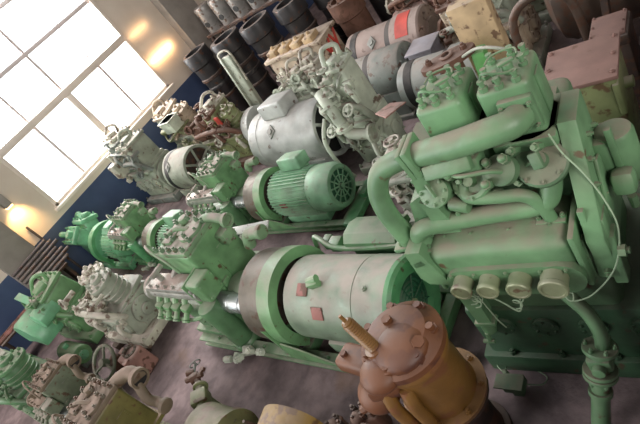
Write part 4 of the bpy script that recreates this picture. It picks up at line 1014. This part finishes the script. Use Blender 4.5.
# ------------------------------------------------------------------ upper right corner
t = thing('plated_gearbox', 'dull green gearbox with pink brown bolted cover plate on top', 'gearbox', (3.12, 1.36, 0), R_(-80))
b = MB(); b.box((0, 0, .53), (.42, .46, 1.06), bev=.02); b.box((0, 0, .06), (.56, .56, .12), bev=.01); b.box((.2, -.1, .9), (.04, .3, .24), bev=.01); b.cyl((.22, -.05, .88), (.27, -.05, .88), .04, n=12); b.build('gearbox_body', 'olive', t)
b = MB(); b.box((0, 0, 1.075), (.46, .5, .03), bev=.006)
for x in (-.2, .2):
    for y in (-.2, 0, .2): b.bolt((x, y, 1.09), (0, 0, 1), .016, .014)
b.build('cover_plate', 'pinkplate', t)
t = thing('rusty_plated_box', 'rusty box with small pinkish plate top near the upper right corner', 'box', (4.0, 1.45, 0), R_(-82), None, .9)
b = MB(); b.box((0, 0, .4), (.3, .36, .8), bev=.015); b.box((0, 0, .8), (.32, .38, .1), bev=.02); b.build('box_body', 'rustd', t)
b = MB(); b.box((0, 0, .865), (.28, .34, .03), bev=.005)
for x in (-.12, .12):
    for y in (-.15, 0, .15): b.bolt((x, y, .88), (0, 0, 1), .012, .012)
b.build('top_plate', 'pinkplate', t)
t = thing('brown_pipe', 'bent brown pipe arching behind the large compressor heads', 'pipe', (4.4, 2.05, 0), R_(-78))
b = MB(); b.tube([(-.3, 0, .02), (-.3, 0, .7), (-.22, 0, .92), (-.05, 0, 1.0), (.15, .0, .95), (.24, 0, .75), (.26, 0, .02)], .04, n=14); b.build('pipe_run', 'brown', t)
[MB().cyl((x, 0, 0), (x, 0, .03), .09, n=20, bev=.005).build('floor_flange', 'rust', t) for x in (-.3, .26)]
t = thing('brown_tank', 'large dark brown cylindrical tank in the top right background', 'tank', (5.25, 1.5, 0), R_(-75), None, .9)
b = MB(); b.lathe([(-.9, 0), (-.88, .3), (-.8, .5), (-.7, .55), (.7, .55), (.8, .5), (.88, .3), (.9, 0)], (0, 0, .7), (1, 0, 0), n=48); b.lathe([(-.1, .551), (-.1, .565), (-.05, .565), (-.05, .551)], (0, 0, .7), (1, 0, 0), n=48); b.build('shell', 'brown', t)
[MB().box((x, 0, .12), (.14, .8, .24), bev=.01).build('saddle', 'rustd', t) for x in (-.5, .5)]
b = MB(); b.cyl((.2, -.2, 1.15), (.2, -.26, 1.32), .12, n=20, bev=.01); b.build('manhole', 'rust', t)
t = thing('dark_rust_casing', 'dark rusty casing with yellow patch at the right edge', 'casing', (3.72, .66, 0), R_(-82))
b = MB(); b.box((0, 0, .35), (.7, .8, .7), bev=.03); b.box((0, 0, .72), (.6, .7, .06), bev=.01); b.bolts((0, 0, .75), (0, 0, 1), .26, 8, .02, .02); b.build('casing_body', 'rustd', t)
b = MB(); b.box((.2, -.41, .45), (.2, .03, .2), bev=.006); b.build('yellow_patch', 'yellow', t)
tag(MB().box((4.48, 1.62, .5), (.06, .06, 1.0), (.1, .1, 0), bev=.006).build('angle_iron', 'rustd'), 'dark upright iron bar beside the brown tank', 'bar')
t = thing('tall_dark_casing', 'tall dark brown casing filling the far top right background', 'casing', (4.7, .05, 0), R_(-84))
b = MB(); b.box((0, 0, .45), (.9, .9, .9), bev=.03); b.build('casing_body', 'brown', t)
b = MB(); b.box((0, 0, .93), (.94, .94, .06), bev=.01); b.bolts((0, 0, .96), (0, 0, 1), .36, 10, .02, .02); b.build('lid', 'rustd', t)

tag(MB().box((1.0, 4.33, .022), (.12, .16, .044), bev=.005).build('wood_block', 'wood'), 'dark wooden block under the near rail of the smooth motor set', 'wood block', 'wooden support blocks')
tr = MB(); tr.prism([(-.16, -.1), (.14, -.13), (.18, .08), (-.02, .12)], 0, .012, Matrix.Translation((3.1, 3.05, .99)) @ Matrix.Rotation(.25, 4, 'Y'), bev=.003)
tag(tr.build('torn_sheet', 'pinkrust'), 'torn pinkish sheet scrap beside the left head of the large compressor', 'scrap')
# pale sheet between the two front sets
tag(MB().box((1.95, 4.55, .66), (.1, .7, .02), (0, -.3, .2), bev=.004).build('metal_strip', 'sheet'), 'pale bent metal strip lying between the two motor sets', 'metal strip')

# ------------------------------------------------------------------ wall side: pipes, rod, boxes
for i in range(7):
    lb = ['topmost dark pipe of the leaning bundle by the wall column', 'second dark pipe from the top of the leaning bundle', 'third dark pipe from the top of the leaning bundle', 'fourth dark pipe from the top of the leaning bundle', 'fifth dark pipe down the leaning bundle', 'sixth dark pipe down the leaning bundle', 'lowest dark pipe of the leaning bundle'][i]
    z = .98 - .055 * i
    v = MB(); y = 9.02 - .05 * i
    v.lathe([(0, .022), (0, .026), (.7 + .05 * (i % 3), .026), (.7 + .05 * (i % 3), .02), (0, .02)], (.62, y, z), (1, 0, .02), n=14); 
    tag(v.build('long_pipe', 'pipe'), lb, 'pipe', 'dark pipes by the wall column')
t = thing('pipe_stand', 'dark stand holding the bundle of dark pipes against the wall', 'stand', (.95, 8.86, 0))
for x in (-.2, .2): MB().box((x, 0, .3), (.05, .4, .6), bev=.006).build('leg', 'rustd', t)
MB().box((0, 0, .6), (.5, .44, .04), bev=.005).build('shelf', 'rustd', t)
tag(MB().cyl((1.34, 9.14, 0), (1.34, 9.26, 1.28), .02, n=10).build('wall_rod', 'pipe'), 'thin grey rod leaning upright against the wall under the lamp', 'rod')
t = thing('wall_lamp', 'grey box lamp glowing warm on the wall left of the window', 'lamp', (1.42, 9.3, 1.7))
MB().box((0, -.09, .1), (.12, .18, .22), bev=.008).build('lamp_housing', m_col, t)
lm = bpy.data.materials.new('warm_lamp_glass'); lm.use_nodes = True; lb_ = lm.node_tree.nodes['Principled BSDF']; lb_.inputs['Emission Color'].default_value = (1, .7, .35, 1); lb_.inputs['Emission Strength'].default_value = 6
MB().box((0, -.09, -.02), (.1, .15, .02), bev=.003).build('lamp_glass', lm, t)
for i, lb in enumerate(('upper rust red rod lying at the left edge', 'middle rust red rod lying at the left edge', 'lower rust red rod lying at the left edge')):
    tag(MB().cyl((-.4, 8.96 - .08 * i, .523), (.4, 8.98 - .08 * i, .523), .018, n=8).build('red_rod', 'rustred'), lb, 'rod', 'rust red rods')
t = thing('trestle', 'small dark trestle under the rust red rods at left edge', 'trestle', (0, 8.88, 0))
for x in (-.2, .2): MB().box((x, 0, .24), (.05, .3, .48), bev=.006).build('leg', 'rustd', t)
MB().box((0, 0, .49), (.5, .32, .03), bev=.005).build('top_board', 'wood', t)
#END2
# ------------------------------------------------------------------ light
W = bpy.data.worlds.new('world'); bpy.context.scene.world = W; W.use_nodes = True
nt = W.node_tree; bg = nt.nodes['Background']
tc = nt.nodes.new('ShaderNodeTexCoord'); sp = nt.nodes.new('ShaderNodeSeparateXYZ'); nt.links.new(tc.outputs['Generated'], sp.inputs[0])
mr = nt.nodes.new('ShaderNodeMapRange'); nt.links.new(sp.outputs['Y'], mr.inputs[0])
mr.inputs[1].default_value = .2; mr.inputs[2].default_value = .8; mr.inputs[3].default_value = .11; mr.inputs[4].default_value = 5.0
nt.links.new(mr.outputs[0], bg.inputs['Strength']); bg.inputs['Color'].default_value = (.93, .97, 1, 1)
def area(name, loc, target, sx, sy, e, col=(1, 1, 1)):
    l = bpy.data.lights.new(name, 'AREA'); l.shape = 'RECTANGLE'; l.size = sx; l.size_y = sy; l.energy = e; l.color = col
    o = bpy.data.objects.new(name, l); C.objects.link(o); o.location = loc
    o.rotation_euler = (V(target) - V(loc)).to_track_quat('-Z', 'Y').to_euler(); return o
area('window_daylight', (3.4, 9.75, 3.3), (2.2, 3, .5), 3.2, 4.2, 700, (1, .98, .96))
area('side_window_daylight', (-5.0, 7.0, 4.9), (2, 4.5, .5), 5, 3, 400, (1, .98, .96))
area('rear_fill_light', (-1.5, -5.0, 5.0), (.5, 6, 1.0), 4, 2.5, 540, (1, .96, .92))  # added fill from behind the camera; no window is built there
def spot(name, loc, target, e, ang, col, blend=.8):
    l = bpy.data.lights.new(name, 'SPOT'); l.energy = e; l.spot_size = R_(ang); l.spot_blend = blend; l.color = col; l.shadow_soft_size = .06
    o = bpy.data.objects.new(name, l); C.objects.link(o); o.location = loc
    o.rotation_euler = (V(target) - V(loc)).to_track_quat('-Z', 'Y').to_euler(); return o
spot('wall_lamp', (1.44, 9.12, 1.66), (1.4, 9.3, 1.4), 45, 90, (1, .62, .25))
for nm, x, z, e, w_ in (('wall_glow', 5.3, 1.64, 3.2, .6), ('wall_glow_upper', 5.25, 2.2, .7, .45)):  # added lights without a visible source, for the reflected warm glow
    g_ = area(nm, (x, 9.2, z), (x, 9.3, z), w_, .06, e, (1, .62, .3))
sc = bpy.context.scene
sc.view_settings.view_transform = 'Standard'; sc.view_settings.look = 'None'; sc.view_settings.gamma = 1; sc.view_settings.use_curve_mapping = False
sc.view_settings.exposure = 0.0
sc.cycles.max_bounces = 6
